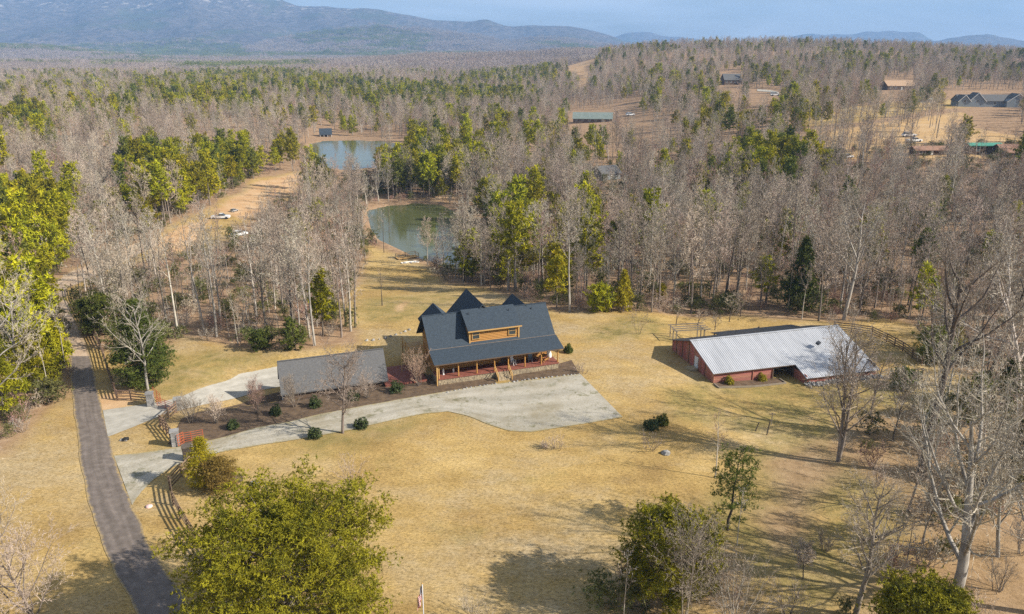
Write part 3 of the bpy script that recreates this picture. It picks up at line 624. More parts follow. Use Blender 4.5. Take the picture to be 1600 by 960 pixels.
def region(px, py):
    if px < 110 and py > 430: return 'in the woods left of the lane'
    if py > 425 and px < 560: return 'in the grove beyond the garage lawn'
    if px < 330 and py > 330: return 'in the woods up the lane'
    if px < 560 and py > 330: return 'between the dirt yard and the ponds'
    if px < 330: return 'on the hillside above the dirt yard'
    if px < 700 and py <= 330: return 'around the far pond'
    if px < 900 and py > 330: return 'in the woods behind the log house'
    if py > 330 and px < 1180: return 'in the woods left of the barn'
    if py > 330: return 'in the woods behind the red barn'
    if px < 1050: return 'below the long grey-green roofed house'
    return 'below the fields on the right'
def far_points(name, idx, templates, label, cat, smin=.6, smax=1.1):
    """all the trees too many to list, one object: points carrying instances"""
    x, y, z, s = idx; me = bpy.data.meshes.new(name); me.from_pydata(np.column_stack([x, y, z]).tolist(), [], []); R = np.random.RandomState(5)
    for an, v in (('size', R.uniform(smin, smax, len(x)) * s), ('turn', R.uniform(0, 6.28, len(x)))):
        a = me.attributes.new(an, 'FLOAT', 'POINT'); a.data.foreach_set('value', v.astype(np.float32))
    a = me.attributes.new('pick', 'INT', 'POINT'); a.data.foreach_set('value', R.randint(0, len(templates), len(x)).astype(np.int32))
    o = tag(link(name, me), label, cat, kind='stuff')
    c = bpy.data.collections.new(name + '_kinds')
    for i, t in enumerate(templates):
        c.objects.link(bpy.data.objects.new('%s_kind_%02d' % (name, i), t))
    ng = bpy.data.node_groups.new(name, 'GeometryNodeTree'); ng.interface.new_socket('Geometry', in_out='INPUT', socket_type='NodeSocketGeometry'); ng.interface.new_socket('Geometry', in_out='OUTPUT', socket_type='NodeSocketGeometry')
    N = ng.nodes.new; gi, go = N('NodeGroupInput'), N('NodeGroupOutput'); ip = N('GeometryNodeInstanceOnPoints'); ci = N('GeometryNodeCollectionInfo')
    ci.inputs['Collection'].default_value = c; ci.inputs['Separate Children'].default_value = True; ci.inputs['Reset Children'].default_value = True
    def na(n, t): q = N('GeometryNodeInputNamedAttribute'); q.data_type = t; q.inputs['Name'].default_value = n; return q.outputs[0]
    cx = N('ShaderNodeCombineXYZ'); k = ng.links.new
    k(gi.outputs[0], ip.inputs['Points']); k(ci.outputs[0], ip.inputs['Instance']); ip.inputs['Pick Instance'].default_value = True
    k(na('pick', 'INT'), ip.inputs['Instance Index']); k(na('turn', 'FLOAT'), cx.inputs['Z']); k(cx.outputs[0], ip.inputs['Rotation']); k(na('size', 'FLOAT'), ip.inputs['Scale'])
    k(ip.outputs[0], go.inputs[0]); md = o.modifiers.new('scatter', 'NODES'); md.node_group = ng
    return o
def whole(ms, name):
    """trunk and crown as one mesh, for the far woods"""
    v, f, mi, mats = [], [], [], []
    for me in ms:
        n = len(v); v += [tuple(q.co) for q in me.vertices]; f += [tuple(n + i for i in p.vertices) for p in me.polygons]; mi += [len(mats)] * len(me.polygons); mats.append(me.materials[0])
    me = bpy.data.meshes.new(name); me.from_pydata(v, [], f)
    for m_ in mats: me.materials.append(m_)
    me.polygons.foreach_set('material_index', mi); me.update(); return me
def woods():
    x, y, z, pine = A; d = np.hypot(x, y); px, py = proj(x, y, z)
    vis = (px > -40) & (px < 1640); R = random.Random(11); rest = {True: [], False: []}
    for kind in (False, True):
        ids = np.where(pine == kind)[0]; ids = ids[np.argsort(d[ids] + 1e4 * ~vis[ids])]
        near, more = (ids[:245], ids[245:]) if not kind else (ids[:240], ids[240:])
        rg = {}
        for i in near: rg.setdefault(region(px[i], py[i]), []).append(i)
        ter = {r_: (np.quantile(px[l_], [.33, .67]), np.quantile(py[l_], [.33, .67])) for r_, l_ in rg.items()}
        for i in near:
            reg = region(px[i], py[i]); lst = PINES if kind else BARE
            wgt = [4, 3, 3, 1.3, 3, 1, 1] if not kind else [3, 2, 2, 1, 2]
            ms, words = R.choices(lst, wgt)[0]; sx = ('left', 'centre', 'right')[int(np.searchsorted(ter[reg][0], px[i]))]; sy = ('back', 'middle', 'front')[int(np.searchsorted(ter[reg][1], py[i]))]; lab = f'{words} {reg}, {sy} {sx}'
            place_tree('pine_tree' if kind else 'bare_tree', lab, 'pine tree' if kind else 'tree', ms, x[i], y[i], R.uniform(0, 6.28), R.uniform(.52, 1.12), ('pines: ' if kind else 'bare trees: ') + lab, z=z[i])
        rest[kind] = more
    W_ = lambda lst, ix: [whole(lst[i][0], 'kind%d' % i) for i in ix]
    b, p = rest[False], rest[True]; one = np.ones
    far_points('distant_bare_woods', (x[b], y[b], z[b], one(len(b))), W_(BARE, [0, 1, 2, 3, 4, 0, 6]), 'grey leafless woods covering the valley and hills beyond the ponds', 'woods')
    far_points('distant_pine_woods', (x[p], y[p], z[p], one(len(p))), W_(PINES, [0, 1, 2, 3, 4]), 'yellow-green pine stands scattered through the leafless woods', 'woods')
    print('trees', len(x), 'pines', len(p), 'bare', len(b))
woods()
def clump_mesh(name, seed, mtw, kind):
    """some twenty crowns of a far wood, spread over forty metres"""
    R = random.Random(seed); b = MB()
    for _ in range(26):
        c = Vector((R.uniform(-24, 24), R.uniform(-24, 24), 0)); h = R.uniform(11, 17)
        for k in range(34 if kind else 42):
            p = c + Vector((R.gauss(0, 1.9), R.gauss(0, 1.9), h * (R.uniform(.35, 1) if kind else R.uniform(.3, 1))))
            d = Vector((R.gauss(0, 1), R.gauss(0, 1), R.gauss(0, 1) + (1.4 if not kind else .2))).normalized() * R.uniform(1.2, 2.4); w = d.cross(rv(R)).normalized() * (.32 if not kind else .6)
            b.face((p - w, p + w, p + d))
    return b.mesh(name, mtw)
def far_woods():
    R = np.random.RandomState(8); y0, y1, cell = 1700, 5200, 40
    X, Y = np.meshgrid(np.arange(-y1 * .75, y1 * .75, cell), np.arange(y0, y1, cell)); x = (X + R.uniform(-18, 18, X.shape)).ravel(); y = (Y + R.uniform(-18, 18, X.shape)).ravel()
    k = np.abs(x) < y * .73; x, y = x[k], y[k]; z = H(x, y)
    px, py = proj(x, y, z + 12); pn = fbm(x, y, 500, 4, 70) > .60
    pn &= R.rand(len(x)) < .7
    pn |= inpoly(px, py, PINE_SEEN[-4][0]) & (R.rand(len(x)) < .9)
    for kk, nm, mt, lab in ((False, 'far_valley_woods', M['twig_far'], 'hazy brown-grey woods on the valley floor below the mountain'), (True, 'far_valley_pines', M['pine_dark'], 'dark green pine patches on the valley floor below the mountain')):
        far_points(nm, (x[pn == kk], y[pn == kk], z[pn == kk], np.ones((pn == kk).sum())), [clump_mesh(nm + str(i), 30 + i, mt, kk) for i in range(3)], lab, 'woods', .9, 1.15)
far_woods()
# brush and saplings along the edges of the woods
def brush():
    R = np.random.RandomState(12); x = R.uniform(-170, 220, 18000); y = R.uniform(44, 330, 18000); z = H(x, y)
    inside = inpoly(x, y, OPEN_MAIN); e = np.abs(sdist(x, y, OPEN_MAIN)); k = (~inside & ((e < 7) | (R.rand(18000) < .55)))
    for p in BRUSH[:3]: k |= inpoly(x, y, p) & (R.rand(18000) < .5)
    for p in (OPEN_DIRT, POND1, POND2): k &= sdist(x, y, p) > 1
    k &= (x < y * .72) & (x > -y * .72)
    px, py = proj(x, y, z + 1)
    for poly in NOTREE_SEEN[:2] + NOTREE_SEEN[4:7]: k &= ~inpoly(px, py, poly)
    far_points('woodland_brush', (x[k], y[k], z[k], np.ones(k.sum())), [whole(m, 'b') for m in BRUSHM] + [whole(conifer_meshes('gb%d' % i, 700 + i, h_, r_, 'brushg', t0=.05, nb=16, clump=.3, nn=6, w=.05, shape='pine', tr=.04, tuft=2.5, tn=4, ts=1.3, holes=.2), 'gb') for i, (h_, r_) in enumerate(((1.7, 1.3), (2.6, 1.1), (1.2, 1.5)))] + [whole(tree_meshes('sap%d' % i, 95 + i, dict(SLIM, kids=[9, 4, 4], seg=[5, 3, 2, 1]), 6.5, .06, M[b_], M[t_], 1, (0, 0), .035), 'sap') for i, (b_, t_) in enumerate((('bark_pale', 'twig'), ('bark_grey', 'twig_red'), ('bark_pale', 'twig_pale'), ('bark_grey', 'twig')))], 'tangled leafless brush and saplings along the edge of the woods', 'brush', .55, 1.5)
brush()

# ------------------------------------------------------------------ log house
def slab(profile_top, u0, u1, th, mb=None):
    """roof plate(s): list of (v, z) along the top, extruded from u0 to u1, th thick"""
    mb = mb or MB(); pr = profile_top + [(v, z - th) for v, z in reversed(profile_top)]
    mb.prism(pr, (0, 1, 0), (0, 0, 1), (u1 - u0, 0, 0), (u0, 0, 0)); return mb
def local(root, px, py, z):
    """v and u in the thing's own frame of the point of height z seen at a pixel"""
    x, y = at_z(px, py, z); q = Vector((x - root.location.x, y - root.location.y)); c, s = math.cos(root.rotation_euler.z), math.sin(root.rotation_euler.z)
    return q.x * c + q.y * s, -q.x * s + q.y * c
def gable_wing(mb, uc, half, v0, v1, zr, drop, th=.16):
    """a roof with its ridge along v"""
    pr = [(uc - half, zr - drop), (uc, zr), (uc + half, zr - drop)]
    pr = pr + [(a, b - th) for a, b in reversed(pr)]
    mb.prism(pr, (1, 0, 0), (0, 0, 1), (0, v1 - v0, 0), (0, v0, 0))
def window(parent, c, w, h, ax='u', frame='logtrim', depth=.08, sash=True):
    """frame, pane and glazing bar of a window in a wall facing -v (ax u) or -u / +u (ax v)"""
    f = MB(); g = MB(); fw = .09
    def bx(mb, cu, cz, du, dz, dd, off=0):
        if ax == 'u': mb.box((c[0] + cu, c[1] + off, c[2] + cz), (du, dd, dz))
        else: mb.box((c[0] + off, c[1] + cu, c[2] + cz), (dd, du, dz))
    for sx in (-1, 1): bx(f, sx * (w / 2 + fw / 2), 0, fw, h + 2 * fw, depth)
    for sz in (-1, 1): bx(f, 0, sz * (h / 2 + fw / 2), w, fw, depth * .95)
    if sash: bx(f, 0, 0, w, .05, depth * .7)
    bx(g, 0, 0, w, h, .03)
    o = part('window', f, M[frame], parent); part('pane', g, M['glass'], o); return o
def log_house():
    x0, y0, yaw, Lh = -10.047, 94.172, .346, 18.223
    ze, zj, zr, rp, rr, zf, ov = 3.137, 4.121, 7.752, 2.925, 3.796, .94, .45
    R = thing('log_house', 'honey coloured log house with dark shingle roof, long front porch and wide dormer', 'house', (x0, y0, 0), yaw)
    th = .2; rng = random.Random(4)
    part('roof', slab([(rp, zj), (rp + rr, zr), (rp + 2 * rr, zj)], 0, Lh, th), M['shingle'], R)
    pr = part('porch_roof', slab([(-.05, ze), (rp - .01, zj - .02)], -.1, Lh + .1, .14), M['shingle'], R)
    fl = MB()
    fl.box((Lh / 2, rp - .02, zj + .01), (Lh + .1, .07, .03)); part('flashing', fl, M['fencegrey'], R); fl = MB(); fl.box((Lh / 2, rp + rr, zr + .01), (Lh, .22, .05)); part('ridge_cap', fl, M['shingle'], R)
    g = MB(); g.box((Lh / 2, -.07, ze - .08), (Lh + .2, .05, .13)); part('fascia', g, M['brown_wall'], R)
    # walls: a core, then logs laid on it one by one
    wv0, wv1, u0, u1 = rp + .12, rp + 2 * rr - .35, .75, Lh - .75
    k = (zr - zj) / rr; core = MB(); top = lambda v: (zj + (v - rp) * k if v < rp + rr else zr - (v - rp - rr) * k) - .24
    core.prism([(wv0 + .15, 0), (wv1, 0), (wv1, top(wv1)), (rp + rr, top(rp + rr)), (wv0 + .15, top(wv0 + .15))], (0, 1, 0), (0, 0, 1), (u1 - u0 - .3, 0, 0), (u0 + .15, 0, 0))
    part('wall', core, M['log'], R)
    lm = MB(); lm.tube([(0, 0, 0), (.5, 0, 0), (1, 0, 0)], [.5, .5, .5], 8); lme = lm.mesh('log', M['log'], True)
    def log(parent, a, b, r): 
        a, b = Vector(a), Vector(b); d = b - a; o = link('log', lme, parent); o.matrix_local = Matrix.Translation(a) @ d.to_track_quat('X', 'Z').to_matrix().to_4x4() @ Matrix.Diagonal((d.length, r * 2, r * 2, 1))
    lh = .26; nl = int((zj - .1 - zf) / lh)
    for i in range(nl):
        z = zf + lh * (i + .5); log(R, (u0 - .12, wv0 + .15, z), (u1 + .12, wv0 + .15, z), lh * .52)
    i = 0
    while True:                                                      # both gable ends
        z = .25 + lh * (i + .5); i += 1
        if z > top(rp + rr) - .2: break
        a, b = wv0, wv1
        if z > top(wv0): a = rp + (z + .24 + .2 - zj) / k
        if z > top(wv1): b = rp + 2 * rr - (z + .24 + .2 - zj) / k
        if b - a < .4: break
        for u in (u0 + .15, u1 - .15): log(R, (u, max(a, wv0), z), (u, b, z), lh * .52)
    # porch
    fb = MB(); fb.box((Lh / 2, (ov + rp + .2) / 2, zf - .08), (Lh - 2 * ov, rp - ov + .4, .16)); part('porch_floor', fb, M['porchfloor'], R)
    bm = MB(); bm.box((Lh / 2, ov + .12, ze - .2), (Lh - .7, .16, .2)); part('porch_beam', bm, M['log'], R)
    core = MB(); core.box((Lh / 2, (ov + rp) / 2 + .25, .35), (Lh - 2 * ov - .5, rp - ov - .25, .88)); part('foundation', core, M['stone'], R)
    st = MB(); z = -.1
    while z < zf - .2:                                               # face of laid stones
        h = rng.uniform(.17, .24); u = ov + .05
        while u < Lh - ov - .1:
            w = rng.uniform(.25, .55); w = min(w, Lh - ov - .05 - u)
            if not (9.0 < u + w / 2 < 10.7): st.box((u + w / 2, ov + .15 + rng.uniform(-.03, .03), z + h / 2), (w - .03, .3, h - .03))
            u += w
        for side in (ov + .15, Lh - ov - .15):
            v = ov + .3
            while v < rp: w = rng.uniform(.25, .5); st.box((side, v + w / 2, z + h / 2), (.3, w - .03, h - .03)); v += w
        z += h
    tag(part('stone_facing', st, M['stone'], R), kind='stuff')
    fr = [0, .158, .309, .456, .572, .714, .856, 1.0]; span = Lh - 2 * ov - .3
    for i, f in enumerate(fr):
        u = ov + .15 + f * span; m = MB(); m.tube([(0, 0, zf - .01), (0, 0, (zf + ze) / 2), (0, 0, ze - .2)], [.11, .10, .09], 8)
        part('post', m, M['logtrim' if i in (0,) else 'log'], R, True, loc=(u, ov + .12, 0))
    m = MB(); m.tube([(0, 0, -.1), (0, 0, ze - .2)], [.1, .09], 8); part('post', m, M['logtrim'], R, True, loc=(.3, ov - .12, 0))
    uL, uR = ov + .15 + .456 * span, ov + .15 + .572 * span          # steps with rails
    for i in range(4):
        b = MB(); zt = zf - .2 - .2 * i; v = ov - .18 - .34 * i
        for j in range(4): w = (uR - uL - .2) / 4; b.box((uL + .1 + w * (j + .5), v, zt / 2 - .04 + rng.uniform(-.015, .015)), (w - .03, .38, zt + .12))
        part('step', b, M['stone'], R)
    for u in (uL + .02, uR - .02):
        bar('stair_rail', (u, ov + .05, zf + .85), (u, ov - 1.45, .95), .09, .09, M['logtrim'], R)
        bar('stair_rail', (u, ov + .05, zf + .35), (u, ov - 1.45, .42), .07, .07, M['logtrim'], R)
        bar('newel_post', (u, ov - 1.5, -.1), (u, ov - 1.5, 1.05), .12, .12, M['logtrim'], R, Vector((0, 1, 0)))
    # front door and windows under the porch
    fv = wv0 - .02
    d = MB(); d.box((10.6, fv, zf + 1.05), (.95, .1, 2.1)); dr = part('door', d, M['brown_wall'], R); h = MB(); h.box((10.25, fv - .07, zf + 1), (.05, .06, .12)); part('handle', h, M['galv'], dr)
    for u in (2.3, 5.4, 8.6, 12.6, 15.2): window(R, (u, fv, zf + 1.45), 1.0, 1.15)
    # dormer
    du0, du1, dz, dv = 5.75, 12.8, 6.15, rp + .3; zd = 8.15; vd = rp + 3.45
    D = part('dormer_roof', slab([(dv - .45, dz + .02), (vd, zd), (vd + 2.2, zd - 1.75)], du0 - .35, du1 + .35, .16), M['shingle'], R)
    m = MB(); kd = (zd - dz) / (vd - dv + .45)
    m.prism([(dv + .12, zj - .3), (vd + .9, zj + 1.5), (vd + .9, zd - 1.0), (vd, zd - .2), (dv + .12, dz - .02 + .12)], (0, 1, 0), (0, 0, 1), (du1 - du0 - .1, 0, 0), (du0 + .05, 0, 0))
    W_ = part('dormer_wall', m, M['log'], R); n = 9; lz0 = zj + .02
    for i in range(n):
        z = lz0 + (dz - .05 - lz0) * (i + .5) / n; r = (dz - lz0) / n * .52
        log(W_, (du0, dv + .12, z), (du1, dv + .12, z), r)
        for u in (du0 + .05, du1 - .05): log(W_, (u, dv + .1, z), (u, dv + .1 + max(.4, (z - zj) / k + .1), z), r)
    for u in (du0 - .02, du1 + .02): bar('corner_board', (u, dv - .05, zj), (u, dv - .05, dz - .05), .2, .09, M['logtrim'], W_, Vector((1, 0, 0)))
    bar('eave_board', (du0 - .35, dv - .47, dz - .06), (du1 + .35, dv - .47, dz - .06), .17, .06, M['logtrim'], W_)
    for u in (du0 + .85, du1 - .95): window(W_, (u, dv - .03, zj + 1.3), .95, 1.1, depth=.14)
    v = MB(); v.tube([(0, 0, 0), (0, 0, .4)], [.06, .06], 6)
    for u, vv in ((du0 + .5, vd - .9), (du1 - .7, vd - 1.0), (15.8, rp + rr - .6)): part('vent_pipe', v, M['darkmetal'], R, loc=(u, vv, zd - (vd - vv) * kd - .1 if u < 14 else zr - .7))
    # three cross gables on the rear
    for (pxy, zz, half, v1, dr) in (((757, 478), 8.7, 3.6, 14.2, 3.9), ((690, 489), 7.7, 2.3, 12.2, 2.1), ((821, 476), 7.75, 2.3, 12.4, 2.2)):
        u, vv = local(R, *pxy, zz); m = MB(); gable_wing(m, u, half, rp + rr - .2 if zz < 8 else vd - .2, v1, zz, dr); o = part('rear_gable_roof', m, M['shingle'], R)
        m = MB(); m.prism([(u - half + .5, 0), (u + half - .5, 0), (u + half - .5, zz - dr * (half - .5) / half - .2), (u, zz - .22), (u - half + .5, zz - dr * (half - .5) / half - .2)], (1, 0, 0), (0, 0, 1), (0, v1 - .5 - wv1, 0), (0, wv1, 0)); part('rear_wing_wall', m, M['log'], o)
    # rear deck with stair at the left end
    m = MB(); m.box((-.9, 8.3, 2.7), (2.6, 4.2, .15)); dk = part('balcony', m, M['logtrim'], R)
    for (a, b) in (((-2.1, 6.3), (-2.1, 10.3)), ((-2.1, 6.3), (.4, 6.3))):
        for z in (3.0, 3.3, 3.65): bar('rail', (*a, z), (*b, z), .08, .06, M['logtrim'], dk)
    for p in ((-2.1, 6.3), (-2.1, 10.3), (-2.1, 8.3)): bar('deck_post', (*p, -.2), (*p, 3.75), .14, .14, M['logtrim'], dk, Vector((0, 1, 0)))
    bar('stair_stringer', (-2.4, 10.2, 2.7), (-3.2, 6.0, .1), .25, .08, M['logtrim'], dk); bar('stair_rail', (-2.4, 10.2, 3.6), (-3.2, 6.0, 1.0), .09, .07, M['logtrim'], dk)
    # brick terrace between garage and house
    Mw = R.matrix_basis
    m = MB(); m.box((-3.4, 5.4, .12), (5.6, 6.2, .25)); t = tag(part('terrace', m, M['porchfloor'], None), kind='structure'); t.matrix_basis = Matrix.Translation(R.location) @ Matrix.Rotation(yaw, 4, 'Z')
    W = lambda u, v, z: (Matrix.Translation(R.location) @ Matrix.Rotation(yaw, 4, 'Z')) @ Vector((u, v, z))
    return W, yaw, zf, ov
HW, HYAW, HZF, HOV = log_house()
def chair(p, rz, label, m='white', rock=True):
    t = thing('porch_chair', label, 'chair', p, rz, 'chairs on the log house porch')
    for n, c, d, rx in (('seat', (0, 0, .42), (.55, .5, .05), 0), ('backrest', (0, .3, .82), (.55, .05, .8), -.2)):
        b = MB(); b.box(c, d, M=Matrix.Rotation(rx, 4, 'X')); part(n, b, M[m], t)
    for sx in (-1, 1):
        for sy in (-1, 1): bar('leg', (sx * .25, sy * .22, .04), (sx * .25, sy * .22, .62), .05, .05, M[m], t, Vector((0, 1, 0)))
        bar('armrest', (sx * .28, -.25, .64), (sx * .28, .27, .64), .04, .09, M[m], t)
        bar('rocker', (sx * .25, -.4, .04), (sx * .25, .45, .04), .05, .05, M[m], t)
chair(HW(11.5, 1.7, HZF), HYAW + .5, 'white rocking chair on the porch just right of the front steps'); chair(HW(14.1, 2.0, HZF), HYAW - .3, 'pale rocking chair on the porch between the two right hand posts', 'siding')
def lantern(p, s, label):
    t = thing('garden_ornament', label, 'ornament', p); m = MB(); m.tube([(0, 0, 0), (0, 0, .2 * s), (0, 0, .5 * s), (0, 0, .8 * s), (0, 0, s)], [.14, .08, .15, .10, .02], 8); part('figure', m, M['white'], t, True)
lantern(HW(1.5, 1.6, HZF), .95, 'white upright ornament near the left end of the porch'); lantern(HW(3.0, 2.0, HZF), .6, 'small white ornament standing deeper in the porch shade')
def canvas():
    t = thing('folded_parasol', 'white folded parasol leaning at the right end of the porch', 'parasol', HW(16.9, 1.8, HZF)); m = MB(); m.tube([(0, 0, .35), (-.05, 0, .8), (-.15, 0, 1.6), (-.22, 0, 2.05)], [.32, .36, .24, .05], 8); part('canopy', m, M['white'], t, True); m = MB(); m.tube([(0, 0, 0), (-.05, 0, .6)], [.03, .03], 6); part('pole', m, M['galv'], t)
canvas()
def bench(p, rz):
    t = thing('porch_table', 'honey wood picnic table at the right end of the porch', 'table', p, rz)
    for i in range(4): bar('plank', (-.8, -.3 + i * .2, .74), (.8, -.3 + i * .2, .74), .05, .17, M['log'], t)
    for sx in (-.6, .6): bar('leg', (sx, -.5, 0), (sx, .1, .72), .08, .08, M['log'], t); bar('leg', (sx, .5, 0), (sx, -.1, .72), .08, .08, M['log'], t)
    for sy in (-.65, .65): bar('seat', (-.8, sy, .45), (.8, sy, .45), .05, .25, M['log'], t)
bench(HW(15.9, 1.7, HZF), HYAW + .7)

# ------------------------------------------------------------------ garage
def garage():
    P = Vector((*at_z(439, 617, GZE), 0)); Q = Vector((*at_z(607, 594, GZE), 0)); d = Q - P; ln = d.length; yaw = math.atan2(d.y, d.x)
    R = thing('garage', 'low garage under a plain grey shingle roof beside the upper concrete driveway', 'garage', P, yaw)
    ze = GZE; zr = min(np.arange(1.5, 5.5, .05), key=lambda q: abs(local(R, 434, 565, q)[0])); zr = min(max(float(zr), 2.4), 4.2); run = local(R, 434, 565, zr)[1]; print('garage', zr, run, ln)
    part('roof', slab([(0, ze), (run, zr), (2 * run, ze)], 0, ln, .18), M['shingle_grey'], R)
    m = MB(); m.prism([(.4, -2.2), (2 * run - .4, -2.2), (2 * run - .4, ze - .05), (run, zr - .25), (.4, ze - .05)], (0, 1, 0), (0, 0, 1), (ln - .6, 0, 0), (.3, 0, 0)); part('wall', m, M['brown_wall'], R)
    m = MB(); m.box((ln / 2, run, zr + .02), (ln, .25, .05)); part('ridge_cap', m, M['shingle_grey'], R)
    for v in (2.6, 6.6):
        m = MB(); m.box((.27, v, -.6), (.06, 2.7, 2.2)); part('garage_door', m, M['white'], R)
garage()

# ------------------------------------------------------------------ barn
def barn():
    x0, y0, yaw, Lb = 27.073, 96.646, .267, 24.358; ze, zr, rf, rb, n, ex = .833, 3.127, 6.882, 6.166, 12.6, 2.829
    k = (zr - ze) / rf; zx = ze - k * ex; zb = zr - k * rb; gz = lambda u, v: h1(x0 + u * math.cos(yaw) - v * math.sin(yaw), y0 + u * math.sin(yaw) + v * math.cos(yaw))
    R = thing('red_barn', 'long low red barn with a pale ribbed metal roof and a stepped front', 'barn', (x0, y0, 0), yaw); rng = random.Random(9)
    m = MB(); out = [(0, 0, ze), (n, 0, ze), (n, -ex, zx), (Lb, -ex, zx), (Lb, rf, zr), (0, rf, zr)]; b = [(u, v, z - .07) for u, v, z in out]
    m.face(out[:1] + [(n, 0, ze), (n, rf, zr), (0, rf, zr)]); m.face([(n, -ex, zx), (Lb, -ex, zx), (Lb, rf, zr), (n, rf, zr)]); m.face(b[::-1])
    for i in range(6): j = (i + 1) % 6; m.face([out[i], b[i], b[j], out[j]])
    part('front_roof', m, M['galv'], R)
    part('rear_roof', slab([(rf, zr - .004), (rf + rb, zb)], -.25, Lb, .07), M['darkmetal'], R)
    m = MB(); slope = math.atan(k)
    for i in range(int(Lb / .3) + 1):
        u = i * .3 + .06; v0 = -ex if u > n else 0; ln = math.hypot(rf - v0, (rf - v0) * k)
        m.box((u, (v0 + rf) / 2, (ze + v0 * k + zr) / 2 + .018), (.05, ln, .035), M=Matrix.Rotation(slope, 4, 'X'))
    tag(part('roof_ribs', m, M['galv'], R), kind='stuff')
    m = MB(); m.box((Lb / 2, rf, zr + .05), (Lb + .1, .35, .05)); part('ridge_cap', m, M['galv'], R)
    m = MB(); m.box((0, 0, 0), (.9, .5, .28)); part('roof_vent', m, M['darkmetal'], R, loc=(*local(R, 1278.6, 536.7, 2.5), 2.55), rot=(.3, 0, .6))
    g0 = -1.5
    m = MB(); top = lambda v: (ze + v * k if v < rf else zr - (v - rf) * k) - .1
    m.prism([(.3, g0), (rf + rb - .3, g0), (rf + rb - .3, top(rf + rb - .3)), (rf, top(rf)), (.3, top(.3))], (0, 1, 0), (0, 0, 1), (.12, 0, 0), (.3, 0, 0)); gw = part('gable_wall', m, M['barnred'], R)
    for i in range(26):                                            # upright boards of the gable, one by one
        v = .55 + i * .475
        if 4.55 < v < 5.75: continue
        bar('board', (.28, v, g0), (.28, v, top(v) - .02), .45, .05, M['barnred'], gw, Vector((0, 1, 0)))
    for v in (2.6, 7.4, 9.4, 11.2): bar('batten', (.24, v, g0), (.24, v, top(v) - .03), .12, .06, M['brown_wall'], gw, Vector((0, 1, 0)))
    d = MB(); d.box((.24, 5.15, gz(.2, 5.1) + .95), (.08, .95, 1.9)); dr = part('door', d, M['white'], R); h = MB(); h.box((.17, 4.8, gz(.2, 5.1) + .95), (.06, .05, .12)); part('handle', h, M['darkmetal'], dr)
    m = MB(); m.box((-.5, 5.1, gz(-.5, 5.1) + .1), (1.3, 1.4, .35)); part('doorstep', m, M['concrete'], R)
    def boards(u0, u1, v, zt, nm='siding_board'):
        zb_ = min(gz(u0, v), gz(u1, v)) - .1; nrow = max(3, int((zt - zb_) / .22)); hh = (zt - zb_) / nrow
        c = MB(); c.box(((u0 + u1) / 2, v + .1, (zt + zb_) / 2 - .1), (u1 - u0 - .02, .08, zt - zb_ + .2)); w = part('front_wall', c, M['barnred'], R)
        for i in range(nrow):
            cut = u0 + (u1 - u0) * rng.uniform(.3, .7)
            for a, b_ in ((u0, cut - .01), (cut + .01, u1)): bar(nm, (a, v + rng.uniform(0, .015), zb_ + hh * (i + .5)), (b_, v, zb_ + hh * (i + .5)), hh - .025, .05, M['barnred'], w)
        return w
    boards(.35, 9.3, .35, ze - .02); boards(12.75, Lb - .3, -ex + .35, zx - .02)
    for u in (6.3, 9.35): bar('corner_post', (u, .3, g0), (u, .3, ze - .03), .16, .12, M['barnred'], R, Vector((0, 1, 0)))
    m = MB(); m.box((12.8, -1.1, -.6), (.1, 2.9, 1.6)); part('side_wall', m, M['barnred'], R)
    m = MB(); m.box((Lb - .35, 5, -.2), (.1, 14.5, 1.8)); m.box((Lb / 2, rf + rb - .4, -.1), (Lb - .8, .1, 1.8)); m.box((9.35, 2.5, -.4), (.1, 4.2, 2.2)); m.box((12.8, 3.2, -.4), (.1, 5.4, 2.2)); m.box((11.1, 6, .2), (3.4, .1, 2.6)); part('inner_wall', m, M['brown_wall'], R)
    m = MB(); m.box((17.8, -ex + .02, zx - .05), (Lb - n, .05, .1)); m.box((n / 2, -.02, ze - .06), (n, .05, .1)); part('eave_board', m, M['brown_wall'], R)
    for u, v in ((9.4, .3), (12.65, .3), (12.75, -ex + .3)): bar('frame_post', (u, v, -1.4), (u, v, ze - .1 + min(0, v) * k), .18, .18, M['brown_wall'], R, Vector((0, 1, 0)))
    bar('crossbar', (9.5, 1.2, .3), (12.5, 1.4, -.6), .12, .08, M['fencegrey'], R)
    # lower dark roofed lean-to on the far side
    m = slab([(rf + rb + .05, zb - .12), (rf + rb + 3.0, zb - .75)], 8.5, Lb - 1.5, .08); lt = part('lean_to_roof', m, M['darkmetal'], R)
    for u in (9, 13, 17, 22): bar('lean_to_post', (u, rf + rb + 2.7, -1.5), (u, rf + rb + 2.7, zb - .78), .14, .14, M['fencegrey'], lt, Vector((0, 1, 0)))
    T = Matrix.Translation(R.location) @ Matrix.Rotation(yaw, 4, 'Z')
    # heap of field stones along the stepped front
    m = MB()
    for _ in range(330):
        u = rng.uniform(12.4, Lb + .2); v = -ex - abs(rng.gauss(0, .45)) + .2; s = rng.uniform(.12, .38); m.box((u, v, gz(u, v) + rng.uniform(0, .3) * (1 + (v + ex) * .4)), (s, s * rng.uniform(.6, 1), s * .7), M=Matrix.Rotation(rng.uniform(0, 3), 4, (rng.random(), rng.random(), 1)))
    o = part('stone_heap', m, M['stone2'], None); o.matrix_basis = T; tag(o, 'heap of pale field stones along the right front wall of the red barn', 'stones', kind='stuff')
    # timber edged beds
    t = thing('timber_bed', 'planting bed edged with grey timbers along the barn front', 'garden bed', T @ Vector((0, 0, 0)), yaw)
    z = gz(5, -1); pts = [(.2, -.1), (.2, -1.3), (5.5, -1.5), (10.3, -1.6), (10.3, -.1)]
